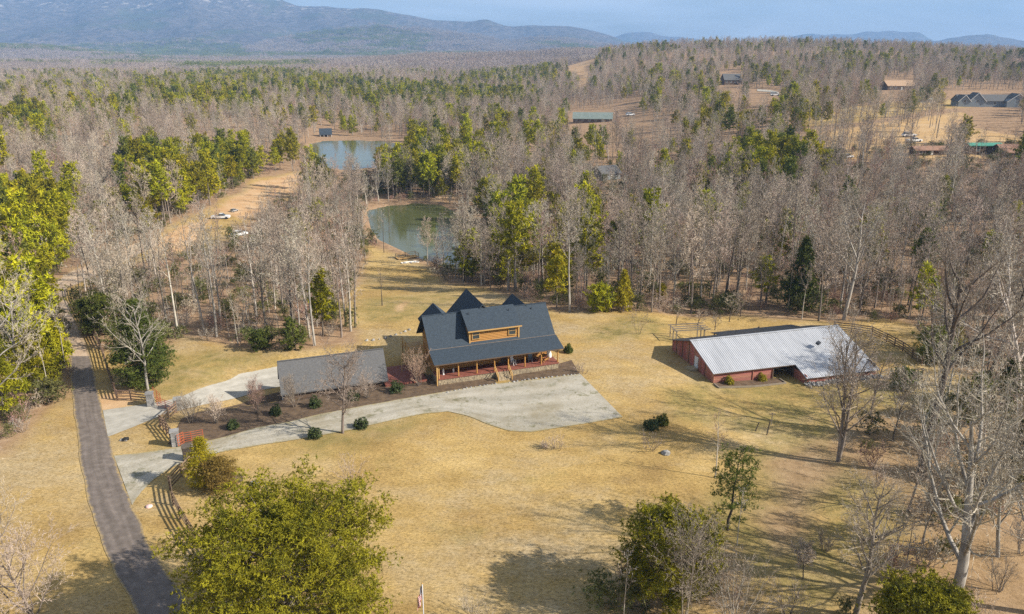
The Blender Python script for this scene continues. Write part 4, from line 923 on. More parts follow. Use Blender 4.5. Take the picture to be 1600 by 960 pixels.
    for a, b_ in zip(pts, pts[1:]): bar('timber', (*a, gz(*a) + .1), (*b_, gz(*b_) + .1), .22, .16, M['fencegrey'], t)
    m = MB(); m.face([(*p, gz(*p) + .08) for p in [(.3, .3), (.3, -1.2), (5.5, -1.4), (10.2, -1.5), (10.2, .3)]]); part('soil', m, M['mulch'], t)
    return T, gz
BT, BGZ = barn()
def bush(px, py, rx, h, m, label, name='boxwood', cat='bush', seed=1, group=None, n=130):
    p = G3(px, py); R = thing(name, label, cat, p, 0, group); link('foliage', bush_mesh('fol', seed, rx, h / 1.45, M[m], n), R); link('stems', stems_mesh('st', seed), R)
bush(1139, 601, .75, 1.15, 'boxgold', 'round golden shrub at the left end of the barn bed', 'golden_shrub', seed=2); bush(1190, 596, .7, 1.1, 'boxgold', 'round golden shrub beside the dark barn opening', 'golden_shrub', seed=3)
for i, a in enumerate([(620, 612, 1.05, 1.5, 'box', 'large round boxwood between the garage and the leafless crepe myrtle'), (492, 684, .85, 1.2, 'box', 'clipped boxwood on the lower drive edge, left of the lone bare tree'), (565, 668, .95, 1.15, 'box', 'clipped boxwood on the lower drive edge, right of the lone bare tree'),
    (431, 648, .8, 1.2, 'box', 'dark boxwood in the mulch in front of the garage roof left end'), (364, 669, .8, 1.0, 'box', 'dark boxwood in the mulch near the lower red gate'), (492, 636, .9, 1.3, 'box', 'boxwood in the mulch below the middle of the garage'), (552, 624, .9, 1.2, 'box', 'boxwood in the mulch behind the lone bare tree'),
    (688, 599, .5, .8, 'boxgold', 'small bright green shrub at the left corner of the porch'), (1018, 670, 1.0, 1.3, 'box', 'olive clipped shrub at the left of a pair on the lawn'), (1035, 663, .9, 1.2, 'cedar', 'dark clipped shrub at the right of a pair on the lawn'), (888, 551, .75, 1.3, 'cedar', 'dark round shrub off the right end of the porch roof')]):
    bush(*a, seed=10 + i)
# ------------------------------------------------------------------ far buildings
def ppm(x, y, z=0): return F / (y * CP - (z - CAMZ) * SP)
def house(name, label, cat, px, py, wpx, h, d, rh, yaw, roof, wall, chimney=None, wins=3, gables=(), porch=False, ridge='u'):
    x, y = G(px, py); z = h1(x, y); k = ppm(x, y, z); w = wpx / k
    R = thing(name, label, cat, (x, y, z), yaw)
    m = MB(); m.prism([(-d / 2, -1.5), (d / 2, -1.5), (d / 2, h), (0, h + rh - .15), (-d / 2, h)], (0, 1, 0), (0, 0, 1), (w, 0, 0), (-w / 2, 0, 0)); part('wall', m, M[wall], R)
    m = MB(); o = .5; s = rh / (d / 2); rf = part('roof', slab([(-d / 2 - o, h - o * s + .12), (0, h + rh + .12), (d / 2 + o, h - o * s + .12)], -w / 2 - o, w / 2 + o, .25, m), M[roof], R)
    if chimney: m = MB(); m.box((chimney[0] * w / 2, chimney[1], (h + rh) / 2 + .8), (1.2, 1.0, h + rh + 1.6)); part('chimney', m, M[chimney[2]], rf)
    for i in range(wins):
        u = -w / 2 + w * (i + .5) / wins
        if abs(u) < .8 and wins > 2: m = MB(); m.box((u, -d / 2 - .03, 1.05), (1, .1, 2.1)); dd = part('door', m, M['white'], R); m = MB(); m.box((u + .35, -d / 2 - .1, 1), (.06, .06, .15)); part('handle', m, M['darkmetal'], dd)
        else: window(R, (u, -d / 2 - .02, h * .55), 1.3, 1.2, frame='white')
    for (gu, gw, gh, gv, gr) in gables:
        m = MB(); gable_wing(m, gu * w, gw / 2 + .5, -d / 2 - gv - .5, .0, h + gh, gh * 1.1, .22); g = part('gable_roof', m, M[roof], R)
        m = MB(); m.prism([(gu * w - gw / 2, -1.5), (gu * w + gw / 2, -1.5), (gu * w + gw / 2, h), (gu * w, h + gh - .25), (gu * w - gw / 2, h)], (1, 0, 0), (0, 0, 1), (0, gv + d / 2 - .1, 0), (0, -d / 2 - gv, 0)); part('gable_wall', m, M[wall], g)
        for sx in (-1, 1): bar('barge_board', (gu * w, -d / 2 - gv - .52, h + gh - .12), (gu * w + sx * (gw / 2 + .5), -d / 2 - gv - .52, h - gh * .1 - .12), .3, .06, M['white'], g)
        window(g, (gu * w, -d / 2 - gv - .03, h * .95), 1.5, 1.3, frame='white')
    if porch:
        part('porch_roof', slab([(-d / 2 - 2.6, h - 1.2), (-d / 2, h - .2)], -w / 2 - .5, w / 2 + .5, .15), M[roof], R)
        for i in range(4): bar('post', (-w / 2 + w * i / 3, -d / 2 - 2.4, -.5), (-w / 2 + w * i / 3, -d / 2 - 2.4, h - 1.25), .2, .2, M['white'], R, Vector((0, 1, 0)))
    return R
house('pond_cabin', 'small cabin with a blue-grey roof and open porch on the far pond bank', 'cabin', 509, 213, 17, 2.6, 5.5, 2.0, .25, 'shingle', 'brown_wall', wins=2, porch=True)
house('long_house', 'long low house with a grey-green roof among the woods past the ponds', 'house', 926, 191, 60, 2.8, 11, 3.6, -.12, 'grey_green_roof', 'brown_wall', wins=6)
house('dark_cabin', 'dark house with a pale stone chimney on the far right hillside', 'house', 1142, 132, 28, 4.2, 10, 4.8, .1, 'shingle_grey', 'brown_wall', chimney=(.92, -3.5, 'stone'), wins=4)
house('tan_roof_house', 'house with a tan hipped roof under dark evergreens at the far right', 'house', 1402, 140, 46, 3.2, 12, 3.6, .1, 'tan_roof', 'brown_wall', wins=5)
house('gabled_house', 'large blue-grey house with several white trimmed gables at the right edge', 'house', 1538, 166, 88, 3.6, 13, 3.4, -.1, 'shingle_grey', 'siding', wins=6, gables=((-.46, 7, 3.6, 3, 0), (-.24, 10, 5.0, 2.4, 0), (.42, 13, 4.6, 3.5, 0)))
house('green_roof_shed', 'dark shed with a green metal roof at the right edge of the field', 'shed', 1534, 240, 50, 3.4, 4.5, .7, .02, 'green_roof', 'brown_wall', wins=2)
house('brown_barn', 'barn with a broad rusty brown roof beside the green roofed shed', 'barn', 1592, 243, 70, 1.8, 11, 2.4, -.05, 'brown_roof', 'brown_wall', wins=3)
house('low_shed', 'low brown shed with a rusty roof left of the green roofed shed', 'shed', 1450, 241, 52, 2.0, 5, 1.1, .05, 'brown_roof', 'brown_wall', wins=3)
house('hidden_house', 'grey roof half hidden by bare trees above the near pond wood', 'house', 946, 279, 34, 2.6, 8, 2.4, .5, 'shingle_grey', 'siding', wins=3)
house('field_carport', 'low pale roofed outbuilding between the tan roofed and the gabled houses', 'shed', 1440, 160, 38, 1.8, 6, .9, .05, 'grey_green_roof', 'siding', wins=2)
house('pump_house', 'tiny shed with a pale flat front among reddish brush by the near pond', 'shed', 513, 332, 13, 1.9, 2.6, .6, .2, 'tan_roof', 'white', wins=1)
# ------------------------------------------------------------------ vehicles
def car(px, py, rz, label, cat='car', paint='carwhite', pickup=False, s=1.0):
    R = thing('parked_' + ('pickup' if pickup else 'car'), label, cat, G3(px, py), rz); R.scale = (s, s, s); ln = 5.4 if pickup else 4.5
    m = MB(); lo, hd = .35, .95
    body = [(-ln / 2, lo), (ln / 2, lo), (ln / 2, .78), (ln / 2 - .15, .92), (ln / 2 - 1.3, 1.02), (-ln / 2 + .1, 1.0), (-ln / 2, .8)]
    m.prism(body, (1, 0, 0), (0, 0, 1), (0, 1.8, 0), (0, -.9, 0)); part('body', m, M[paint], R)
    a, b = (-.7, 1.4) if pickup else (-ln / 2 + .25, ln / 2 - 1.2)
    m = MB(); m.prism([(a, 1.0), (b, 1.0), (b - .75, 1.55), (a + .35, 1.57)], (1, 0, 0), (0, 0, 1), (0, 1.62, 0), (0, -.81, 0)); c = part('cabin', m, M['glass'], R)
    m = MB(); m.box(((a + b) / 2 - .2, 0, 1.59), (b - a - 1.15, 1.5, .05)); part('roof', m, M[paint], c)
    for sx in (-ln / 2 + .85, ln / 2 - .9):
        for sy in (-.85, .85):
            m = MB(); m.tube([(sx, sy - .12, .35), (sx, sy + .12, .35)], [.35, .35], 12); m.face([(sx + .35 * math.cos(t * .5236), sy - .12, .35 + .35 * math.sin(t * .5236)) for t in range(12)]); w = part('wheel', m, M['tyre'], R)
            m = MB(); m.tube([(sx, sy - .13, .35), (sx, sy + .13, .35)], [.18, .18], 8); part('rim', m, M['galv'], w)
    for sy in (-.65, .65): m = MB(); m.box((ln / 2 + .01, sy, .75), (.05, .3, .14)); part('headlight', m, M['white'], R)
car(345, 342, .15, 'white pickup truck parked on the dirt yard up the lane', 'pickup', pickup=True); car(374, 369, .9, 'white car parked below the pickup behind bare trees'); car(366, 331, 1.2, 'small silver car beside the dirt track above the pickup', paint='cargrey', s=.6)
car(1324, 247, .2, 'white car among pines at the bottom edge of the right field'); car(1420, 214, .1, 'white van at the field edge behind the low brown shed', 'van', s=1.3); car(1428, 222, .2, 'pale pickup next to the low brown shed', 'pickup', pickup=True, s=1.2); car(1211, 150, 0, 'white van parked by the far hillside driveway', 'van', s=1.6); car(985, 181, .2, 'white car just left of the long grey-green roof', s=1.4)
sheet('far_driveway', [(1183, 140), (1200, 141), (1217, 144)], [(1183, 143), (1200, 144), (1217, 147)], M['concrete'], .2, 3)
# ------------------------------------------------------------------ dock and boat on the near pond
def dock():
    x, y = G(636, 403); z = POND1_Z; t = thing('dock', 'small wooden fishing dock with rails on the near pond shore', 'dock', (x, y, z), .5)
    for i in range(14): bar('plank', (-2.6 + i * .4, -1.3, .55), (-2.6 + i * .4, 1.3, .55), .06, .36, M['logtrim'], t)
    for p in ((-2.6, -1.2), (2.7, -1.2), (-2.6, 1.2), (2.7, 1.2), (0, 1.2)): bar('post', (*p, -2), (*p, 1.5), .12, .12, M['fencegrey'], t, Vector((0, 1, 0)))
    for zz in (1.05, 1.45): bar('rail', (-2.6, 1.2, zz), (2.7, 1.2, zz), .1, .05, M['logtrim'], t); bar('rail', (2.7, -1.2, zz), (2.7, 1.2, zz), .1, .05, M['logtrim'], t)
    x, y = G(641, 411); t = thing('rowing_boat', 'white flat bottomed boat drawn up beside the dock', 'boat', (x, y, POND1_Z + .1), .35)
    m = MB(); n = 9
    for i in range(n):
        u = i / (n - 1); w = .75 * math.sin(min(1, .35 + u * .9) * math.pi * .62) if u < .95 else .35
        m.v += [((u - .5) * 4.4, -w, .5), ((u - .5) * 4.4, -w * .7, .02), ((u - .5) * 4.4, w * .7, .02), ((u - .5) * 4.4, w, .5)]
    for i in range(n - 1):
        for j in range(3): a = i * 4 + j; m.f.append((a, a + 1, a + 5, a + 4)); m.m.append(0)
    m.f += [(0, 3, 2, 1), (n * 4 - 4, n * 4 - 3, n * 4 - 2, n * 4 - 1)]; m.m += [0, 0]
    part('hull', m, M['white'], t)
    for u in (-1.2, .2, 1.3): m = MB(); m.box((u, 0, .4), (.3, 1.1, .05)); part('thwart', m, M['galv'], t)
dock()
for i, (px, py) in enumerate(((581, 380), (589, 382))):
    t = thing('garden_chair', ('left', 'right')[i] + ' of two grey chairs on the bank of the near pond', 'chair', G3(px, py), 2.6, 'chairs on the near pond bank')
    for n, c, d in (('seat', (0, 0, .4), (.7, .6, .06)), ('backrest', (0, .3, .85), (.7, .08, .8))): m = MB(); m.box(c, d); part(n, m, M['fencegrey'], t)
    for sx in (-.3, .3):
        for sy in (-.25, .28): bar('leg', (sx, sy, 0), (sx, sy, .4), .06, .06, M['fencegrey'], t, Vector((0, 1, 0)))
# ------------------------------------------------------------------ fences, gates, pillars
def fence(pts, label, rails=4, h=1.4, step=2.4, m='fence', thick=.14, off=0, braced=False):
    P = [Vector((*G(*p), 0)) for p in pts]; t = None; prev = None; o = None
    full = []
    for a, b in zip(P, P[1:]):
        n = max(1, round((b - a).length / step)); full += [a.lerp(b, i / n) for i in range(n)]
    full.append(P[-1]); z0 = h1(full[0].x, full[0].y); t = thing('rail_fence', label, 'fence', (full[0].x, full[0].y, z0))
    for i, p in enumerate(full):
        q = Vector((p.x, p.y, h1(p.x, p.y))) - t.location
        bar('post', q + Vector((0, 0, -.2)), q + Vector((0, 0, h + .08)), thick, thick, M[m], t, Vector((0, 1, 0)))
        if prev is not None:
            for k in range(rails):
                z = h * (k + .75) / (rails - .05) ; z = min(z, h - .06); s = Vector((0, 0, z + rng.uniform(-.02, .02)))
                side = (q - prev).cross(Vector((0, 0, 1))).normalized() * (-.09); bar('rail', prev + s + side, q + s + side, .15, .045, M[m], t)
        prev = q
    return t
fence([(301, 727), (284, 745), (266, 765), (271, 790), (282, 812), (294, 832), (308, 854), (326, 879), (346, 906), (372, 938), (410, 985)], 'brown four rail fence curving from the lower drive down along the lane', 4, 1.45)
fence([(276, 645), (264, 655), (251, 667), (261, 679), (271, 692)], 'short brown rail fence bending between the two driveway gates', 4, 1.45, 1.6)
fence([(233, 629), (205, 626), (184, 626), (170, 585), (158, 545), (143, 515), (128, 492), (116, 470), (112, 455)], 'brown rail fence running up the lane past the dark cedars', 4, 1.45)
fence([(1302, 516), (1330, 519), (1362, 524), (1385, 535), (1410, 549), (1440, 572)], 'brown rail fence of the corral behind the barn right end', 4, 1.4, 2.4)
fence([(1404, 594), (1422, 593), (1440, 592)], 'short brown rail fence right of the pale blue gate', 4, 1.5, 1.8)
fence([(1486, 528), (1510, 532), (1535, 537)], 'far piece of brown rail fence behind the big forked tree', 3, 1.4, 2.4)
fence([(1120, 530), (1150, 528), (1185, 520)], 'low grey rail fence behind the barn left half', 2, 1.0, 3, 'fencegrey')
fence([(445, 287), (470, 283), (492, 281)], 'thin fence on the bare knoll before the far pond', 3, 1.4, 4, 'fencegrey')
def pillar(px, py, label, h=1.75, w=.75, dark=False):
    t = thing('stone_pillar', label, 'pillar', G3(px, py), .35); R = random.Random(px); m = MB(); z = -.15; m.box((0, 0, h / 2 - .1), (w - .12, w - .12, h)); part('core', m, M['stone'], t)
    i = 0
    while z < h - .12:
        hh = R.uniform(.16, .26)
        for s in range(4):
            a = s * math.pi / 2; cut = R.uniform(.35, .65) * w
            for u0, u1 in ((0, cut), (cut, w)):
                c = Matrix.Rotation(a, 4, 'Z') @ Vector(((u0 + u1) / 2 - w / 2, -w / 2 + .04, z + hh / 2)); b = MB(); b.box((0, 0, 0), (u1 - u0 - .025, .16 + R.uniform(0, .05), hh - .025), rz=a)
                part('stone', b, M['stone2' if not dark else 'bark_dark'], t, loc=c)
        z += hh
    m = MB(); m.box((0, 0, z + .06), (w + .22, w + .22, .14)); part('cap', m, M['stone2' if not dark else 'bark_dark'], t)
pillar(236, 634, 'stone gate pillar on the left side of the upper driveway'); pillar(279, 640, 'stone gate pillar on the right side of the upper driveway', 1.5)
pillar(275, 696, 'pale stone gate pillar on the near side of the lower driveway gate'); pillar(294, 718, 'dark capped gate pillar beside the small gold conifer', 1.6, .8, True)
def gate(p0, p1, label, m='gatered', h=1.25, nr=5):
    a, b = G3(*p0), G3(*p1); t = thing('gate', label, 'gate', a); d = b - a; z = Vector((0, 0, 1))
    for k in range(nr): bar('rail', z * (.18 + (h - .18) * k / (nr - 1)), d + z * (.18 + (h - .18) * k / (nr - 1)), .045, .04, M[m], t)
    for f in (0, .5, 1): bar('upright', d * f + z * .12, d * f + z * (h + .03), .06, .055, M[m], t, Vector((0, 1, 0)))
gate((246, 635), (273, 645), 'dark red tube gate closing the upper driveway'); gate((281, 694), (318, 687), 'orange-red tube gate swung open along the mulch bed')
gate((241, 622), (252, 632), 'short red gate leaf beside the upper left pillar', h=1.5); gate((279, 699), (288, 694), 'short red gate leaf beside the lower pale pillar', h=1.5)
gate((1375, 593), (1402, 592), 'pale blue tube gate at the right end of the barn', 'gateblue', 1.5, 7)
def arbor():
    t = thing('timber_arbor', 'grey weathered timber frame standing behind the left end of the barn', 'arbor', G3(1056, 536), .16)
    for u in (0, 4.5):
        for v in (0, 1.3, 2.6): bar('post', (u, v, -.2), (u, v, 1.9), .14, .14, M['fencegrey'], t, Vector((0, 1, 0)))
    for v in (-.1, .8, 1.7, 2.7): bar('beam', (-.4, v, 2.0), (5.4, v, 2.0), .14, .1, M['fencegrey'], t)
    for u in (0, 4.5): bar('cross_beam', (u, -.4, 1.88), (u, 3, 1.88), .12, .1, M['fencegrey'], t)
arbor()
def post_thing(name, px, py, h, w, m, label, cat, rx=0, arm=False):
    t = thing(name, label, cat, G3(px, py)); b = MB(); b.tube([(0, 0, -.1), (rx * h / 2, 0, h / 2), (rx * h, 0, h)], [w, w, w * .9], 7); part('post', b, M[m], t)
    if arm: bar('arm', (-.35, 0, h * .9), (.35, 0, h * .9), .09, .07, M[m], t)
    else: b = MB(); b.box((rx * h, 0, h + .02), (w * 2.4, w * 2.4, .06)); part('cap', b, M[m], t)
post_thing('old_post', 1198, 680, 1.9, .07, 'bark_dark', 'taller leaning dark post on the lawn before the barn', 'post', .12); post_thing('old_post', 1180, 674, 1.1, .07, 'bark_dark', 'shorter leaning dark post on the lawn before the barn', 'post', .3); post_thing('old_post', 1205, 664, 1.6, .06, 'fencegrey', 'thin grey post right behind the leaning dark posts', 'post', .0, True)
post_thing('marker_post', 21, 662, .8, .13, 'white', 'white marker post by the woods at the left edge', 'post')
def bucket():
    t = thing('utility_cover', 'round pinkish cover standing in the grass beside the fence shadow', 'cover', G3(233, 792)); m = MB(); m.tube([(0, 0, -.05), (0, 0, .1), (0, 0, .16)], [.33, .33, .2], 12); part('shell', m, M['pink'], t, True); m = MB(); m.tube([(0, 0, .15), (0, 0, .19)], [.12, .08], 8); part('lid', m, M['pink'], t)
    t = thing('dark_drain', 'small dark drain opening in the grass between the two drives', 'drain', G3(192, 689)); m = MB(); m.tube([(0, 0, -.05), (.25, .1, .18), (.6, .2, .2)], [.25, .25, .2], 9); part('pipe', m, M['tyre'], t, True); m = MB(); m.box((.1, .1, .05), (.8, .5, .2)); part('headwall', m, M['stone2'], t)
bucket()
# ------------------------------------------------------------------ flag
def flag():
    x, y = G(664, 1012); z = h1(x, y); top = 5.6; t = thing('flagpole', 'thin metal flagpole rising at the bottom edge of the lawn', 'flagpole', (x, y, z))
    m = MB(); m.tube([(0, 0, -.2), (0, 0, top)], [.045, .03], 8); part('pole', m, M['galv'], t, True); m = MB(); m.tube([(0, 0, top), (0, 0, top + .06), (0, 0, top + .12)], [.03, .07, .02], 8); part('finial', m, M['logtrim'], t, True)
    f = thing('flag', 'striped red and white flag with a blue starred corner hanging limp from the pole', 'flag', (x, y, z)); nu, nv = 20, 26; W_, Hh = 1.8, 1.15
    def P(i, j):
        u = i / nu; v = j / nv; fold = .11 * math.sin(u * 15 + v * 2.0) * (u ** .5)
        return Vector((-.05 - u * .34 - .05 * math.sin(9 * u), fold, top - .1 - v * Hh - u * 1.25 + .1 * u * v))
    s = {'stripes': [MB(), MB()], 'canton': MB()}
    for i in range(nu):
        for j in range(nv):
            q = [P(i, j), P(i + 1, j), P(i + 1, j + 1), P(i, j + 1)]
            (s['canton'] if (i < 8 and j < 14) else s['stripes'][(j // 2) % 2]).face(q)
    part('red_stripes', s['stripes'][0], M['flagred'], f, True); part('white_stripes', s['stripes'][1], M['flagwhite'], f, True); c = part('canton', s['canton'], M['flagblue'], f, True)
    m = MB()
    for r in range(9):
        for k in range(6 if r % 2 == 0 else 5):
            u = (.6 + (k + (.5 if r % 2 else 0)) * 1.28) ; v = .9 + r * 1.5; p = P(u, v)
            for sg in (-.006, .006): m.face([p + Vector((math.cos(a * math.pi / 5) * (.022 if a % 2 else .009), sg, math.sin(a * math.pi / 5) * (.022 if a % 2 else .009))) for a in range(10)])
    tag(part('stars', m, M['flagwhite'], c), kind='stuff')
flag()
# ------------------------------------------------------------------ trees that stand on their own
def hero(name, label, cat, px, py, seed, P, h, r, bk, tw, lean=(0, 0), tww=.02, split=2):
    p = G3(px, py); ms = tree_meshes('hero%d' % seed, seed, P, h, r, M[bk], M[tw], split, lean, tww); return place_tree(name, label, cat, ms, p.x, p.y, 0, z=p.z - .1)
def con(name, label, cat, px, py, seed, h, rad, mt, **k):
    p = G3(px, py); ms = conifer_meshes('con%d' % seed, seed, h, rad, mt, **k); return place_tree(name, label, cat, ms, p.x, p.y, 0, z=p.z - .1)
B = dict
YARD = B(BROAD, kids=[15, 9, 7, 5], t0=[.34, .2, .15, .1], len=[.5, .45, .48, .5], fall=[.5, .4, .4, .3])
BIG = B(BROAD, kids=[12, 9, 8, 6], seg=[6, 7, 5, 3, 1])
hero('bare_tree', 'lone bare tree between two clipped boxwoods beside the lower drive', 'tree', 535, 677, 201, B(YARD, kids=[20, 9, 8, 5], t0=[.3, .15, .1, .1], len=[.62, .45, .48, .5], fall=[.35, .4, .4, .3], ang=[55, 42, 40, 40]), 9.0, .2, 'bark_grey', 'twig', (.02, 0), .022)
hero('bare_tree', 'tall bare tree with many upswept limbs in front of the barn roof', 'tree', 1309, 722, 202, B(YARD, kids=[18, 8, 7, 5], ang=[34, 38, 40, 40], t0=[.22, .2, .15, .1], stems=2, spread=.07), 14.5, .22, 'bark_grey', 'twig')
hero('bare_tree', 'huge dark trunked tree forking high above the right end of the barn', 'tree', 1438, 742, 203, B(BIG, wob=[.06, .22, .25, .25, .2], t0=[.5, .15, .1, .1], len=[.42, .5, .5, .5]), 22, .5, 'bark_dark', 'twig', (.04, .02))
hero('sycamore_tree', 'wide pale barked tree with massive spreading limbs at the lower right', 'tree', 1494, 926, 204, B(BIG, kids=[12, 11, 9, 6], t0=[.14, .15, .1, .1], ang=[52, 42, 40, 40], len=[.85, .5, .5, .5], fall=[.3, .4, .4, .3], trop=[.01, .13, .12, .05, .02]), 15.5, .5, 'bark_white', 'twig_pale', (.03, 0), .016)
hero('bare_tree', 'bare grey tree with a narrow vase crown at the bottom right of the lawn', 'tree', 1336, 962, 205, B(YARD, kids=[18, 9, 7, 5], ang=[36, 38, 40, 40], t0=[.3, .2, .15, .1], len=[.5, .45, .48, .5]), 11.5, .24, 'bark_grey', 'twig', (0, 0), .015)
hero('bare_tree', 'slim young bare tree alone on the lawn between house and barn', 'tree', 1117, 747, 206, B(SLIM, kids=[9, 5, 4, 3], t0=[.4, .2, .15, .1]), 7.8, .08, 'bark_pale', 'twig_red')
hero('bare_tree', 'grey bare tree standing in front of the dark pine on the lower lawn', 'tree', 1066, 990, 207, B(YARD, kids=[12, 9, 6, 5], stems=3, spread=.1), 9.8, .085, 'bark_grey', 'twig', (0, 0), .016)
hero('bare_shrub', 'many stemmed pale bare shrub at the bottom edge right of the pine shadow', 'shrub', 1145, 985, 208, B(VASE, stems=10, spread=.5, kids=[7, 6, 6]), 6.0, .07, 'bark_pale', 'twig', (0, 0), .013)
hero('bare_tree', 'white limbed bare tree in front of the large dark cedar by the lane', 'tree', 232, 614, 209, B(YARD, kids=[13, 7, 5, 4]), 12.5, .2, 'bark_white', 'twig_pale')
hero('bare_tree', 'bare field tree with fine grey twigs at the bottom left corner', 'tree', 62, 985, 210, B(BROAD, kids=[13, 9, 8, 6], t0=[.15, .2, .15, .1], len=[.8, .5, .5, .5]), 7.0, .17, 'bark_grey', 'twig', (0, 0), .02)
hero('bare_tree', 'bare tree cut by the left edge beside the bottom left field tree', 'tree', -28, 905, 211, B(BROAD, kids=[12, 9, 7, 5], t0=[.15, .2, .15, .1], len=[.8, .5, .5, .5]), 8, .18, 'bark_grey', 'twig', (0, 0), .02)
hero('bare_tree', 'white barked bare tree leaning out of the woods at the left edge', 'tree', -5, 668, 212, BIG, 16, .26, 'bark_white', 'twig_pale', (.1, .05)); hero('bare_tree', 'white barked bare tree just left of the lane above the marker post', 'tree', 30, 612, 213, B(YARD, kids=[15, 8, 6, 5]), 13, .2, 'bark_white', 'twig_pale', (.12, 0)); hero('bare_tree', 'grey bare tree deeper in the woods at the left edge', 'tree', -30, 560, 214, BIG, 17, .28, 'bark_pale', 'twig_pale', (.05, 0))
for i, (px, py, h, lab) in enumerate([(654, 603, 4.6, 'large leafless crepe myrtle at the left corner of the log house'), (461, 636, 4.2, 'leafless crepe myrtle before the left end of the garage roof'), (402, 646, 4.2, 'leafless crepe myrtle where the garage shadow meets the concrete drive'), (338, 662, 3.6, 'leafless crepe myrtle in the mulch right of the red gates'), (300, 660, 3.8, 'leafless crepe myrtle nearest the upper driveway gate'), (574, 622, 3.6, 'leafless crepe myrtle before the right end of the garage roof')]):
    hero('crepe_myrtle', lab, 'shrub', px, py, 220 + i, B(VASE, stems=10, kids=[7, 6, 6]), h, .05, 'bark_grey', 'twig_red' if i in (0, 2) else 'twig', tww=.014, split=1)['group'] = 'crepe myrtles along the mulch bed'
for i, (px, py, h, lab) in enumerate([(868, 701, 1.9, 'small leafless shrub alone in the middle of the lawn'), (853, 700, 1.2, 'tiny leafless sapling left of the small shrub in the middle of the lawn'), (1017, 703, 2.4, 'leafless round shrub with a stone at its foot on the right lawn'), (997, 522, 4.5, 'spreading leafless fruit tree behind the porch right of the woods edge'), (548, 757, 3.6, 'pale leafless shrub rising behind the big juniper crown'), (908, 583, 1.6, 'small leafless shrub at the right corner of the gravel'), (740, 975, 2.6, 'faint pale bare shrub at the bottom centre of the lawn')]):
    hero('bare_shrub', lab, 'shrub', px, py, 240 + i, B(BUSHY, stems=9) if i != 3 else B(BUSHY, stems=5, spread=.5), h, .035, 'bark_grey', 'twig', tww=.02, split=1)
for i, (px, py, h, lean, lab) in enumerate([(1056, 509, 4.2, .12, 'small bare orchard tree behind the timber arbor'), (1117, 516, 2.6, 0, 'smallest bare orchard tree behind the barn left half'), (1139, 503, 4.6, .03, 'bare orchard tree at the edge of the woods shadow behind the barn'), (1156, 495, 4.0, 0, 'thin bare sapling at the foot of the woods behind the barn'), (1088, 508, 2.5, .3, 'leaning bare orchard tree right of the arbor tree')]):
    hero('orchard_tree', lab, 'tree', px, py, 250 + i, B(BROAD, kids=[8, 6, 5, 4], len=[.7, .5, .5, .5], t0=[.3, .2, .1, .1]), h, .09, 'bark_dark', 'twig', (lean, 0), .025)['group'] = 'orchard trees behind the barn'
for i, (px, py, h, lab) in enumerate([(597, 478, 7, 'thin bare tree alone on the grass slope to the near pond'), (386 + 222, 372, 11, 'slim dark bare tree on the left bank of the near pond'), (571, 412, 14, 'tall slim dark bare tree on the shore left of the near pond'), (600, 395, 13, 'dark slim tree standing in front of the pond water')]):
    hero('bare_tree', lab, 'tree', px, py, 260 + i, B(SLIM, kids=[8, 4, 3, 3]), h, .12, 'bark_dark', 'twig')
# evergreens
con('juniper_tree', 'huge round yellow-green juniper in the foreground left of the flag', 'juniper', 462, 1003, 301, 12.0, 8.2, 'juniper', t0=.03, nb=200, holes=.05, clump=.25, nn=7, w=.036, shape='round', tr=.4, tuft=2.1, tn=12, ts=1.1)
con('pine_tree', 'dark ragged evergreen behind a grey bare tree on the lower lawn', 'evergreen', 1040, 940, 302, 8.8, 4.2, 'juniper', t0=.1, nb=130, clump=.27, nn=7, w=.042, shape='round', tr=.25, holes=.1, tuft=2.4, tn=10, ts=1.0)
con('pine_tree', 'small leaning dark pine with layered branches alone on the right lawn', 'pine tree', 1137, 829, 303, 8.6, 2.6, 'pine_dark', t0=.22, nb=36, holes=.12, clump=.26, nn=7, w=.034, lean=(.05, 0), tuft=2.8, tn=8, tr=.15, mtrunk='bark_dark')
con('cedar_tree', 'big dark green cedar beside the lane behind a white bare tree', 'cedar', 227, 602, 304, 12.2, 4.6, 'cedar', t0=.02, nb=210, clump=.32, nn=6, w=.045, shape='cone', tr=.3, tuft=2.3, tn=8, ts=1.2)
con('cedar_tree', 'smaller dark cedar leaning over the lane fence', 'cedar', 163, 520, 305, 6.5, 4.0, 'cedar', t0=.05, nb=90, clump=.35, nn=6, w=.05, shape='round', tuft=2.3, tn=8, ts=1.2, tr=.2)
con('cedar_tree', 'tall dark cedar at the woods edge behind the barn roof', 'cedar', 1247, 484, 306, 13.5, 3.6, 'cedar', t0=.03, nb=110, clump=.8, nn=9, w=.11, shape='cone', tr=.25)
con('gold_conifer', 'small bright gold conifer at the lower gate pillar', 'conifer', 320, 760, 307, 5.6, 2.1, 'gold', t0=.04, nb=120, clump=.2, nn=6, w=.026, shape='cone', tuft=4, tn=6, ts=.7, tr=.12)
con('gold_conifer', 'rusty gold conifer in front of the bright one by the lower gate', 'conifer', 347, 768, 308, 3.9, 1.8, 'rust', t0=.04, nb=100, clump=.2, nn=6, w=.026, shape='round', tuft=4, tn=6, ts=.7, tr=.12)
con('cedar_tree', 'dark evergreen whose top fills the bottom right edge', 'cedar', 1436, 1030, 309, 6.3, 3.6, 'juniper', t0=.05, nb=170, clump=.26, nn=7, w=.04, shape='round', tuft=2.4, tn=9, ts=1.0, tr=.3)
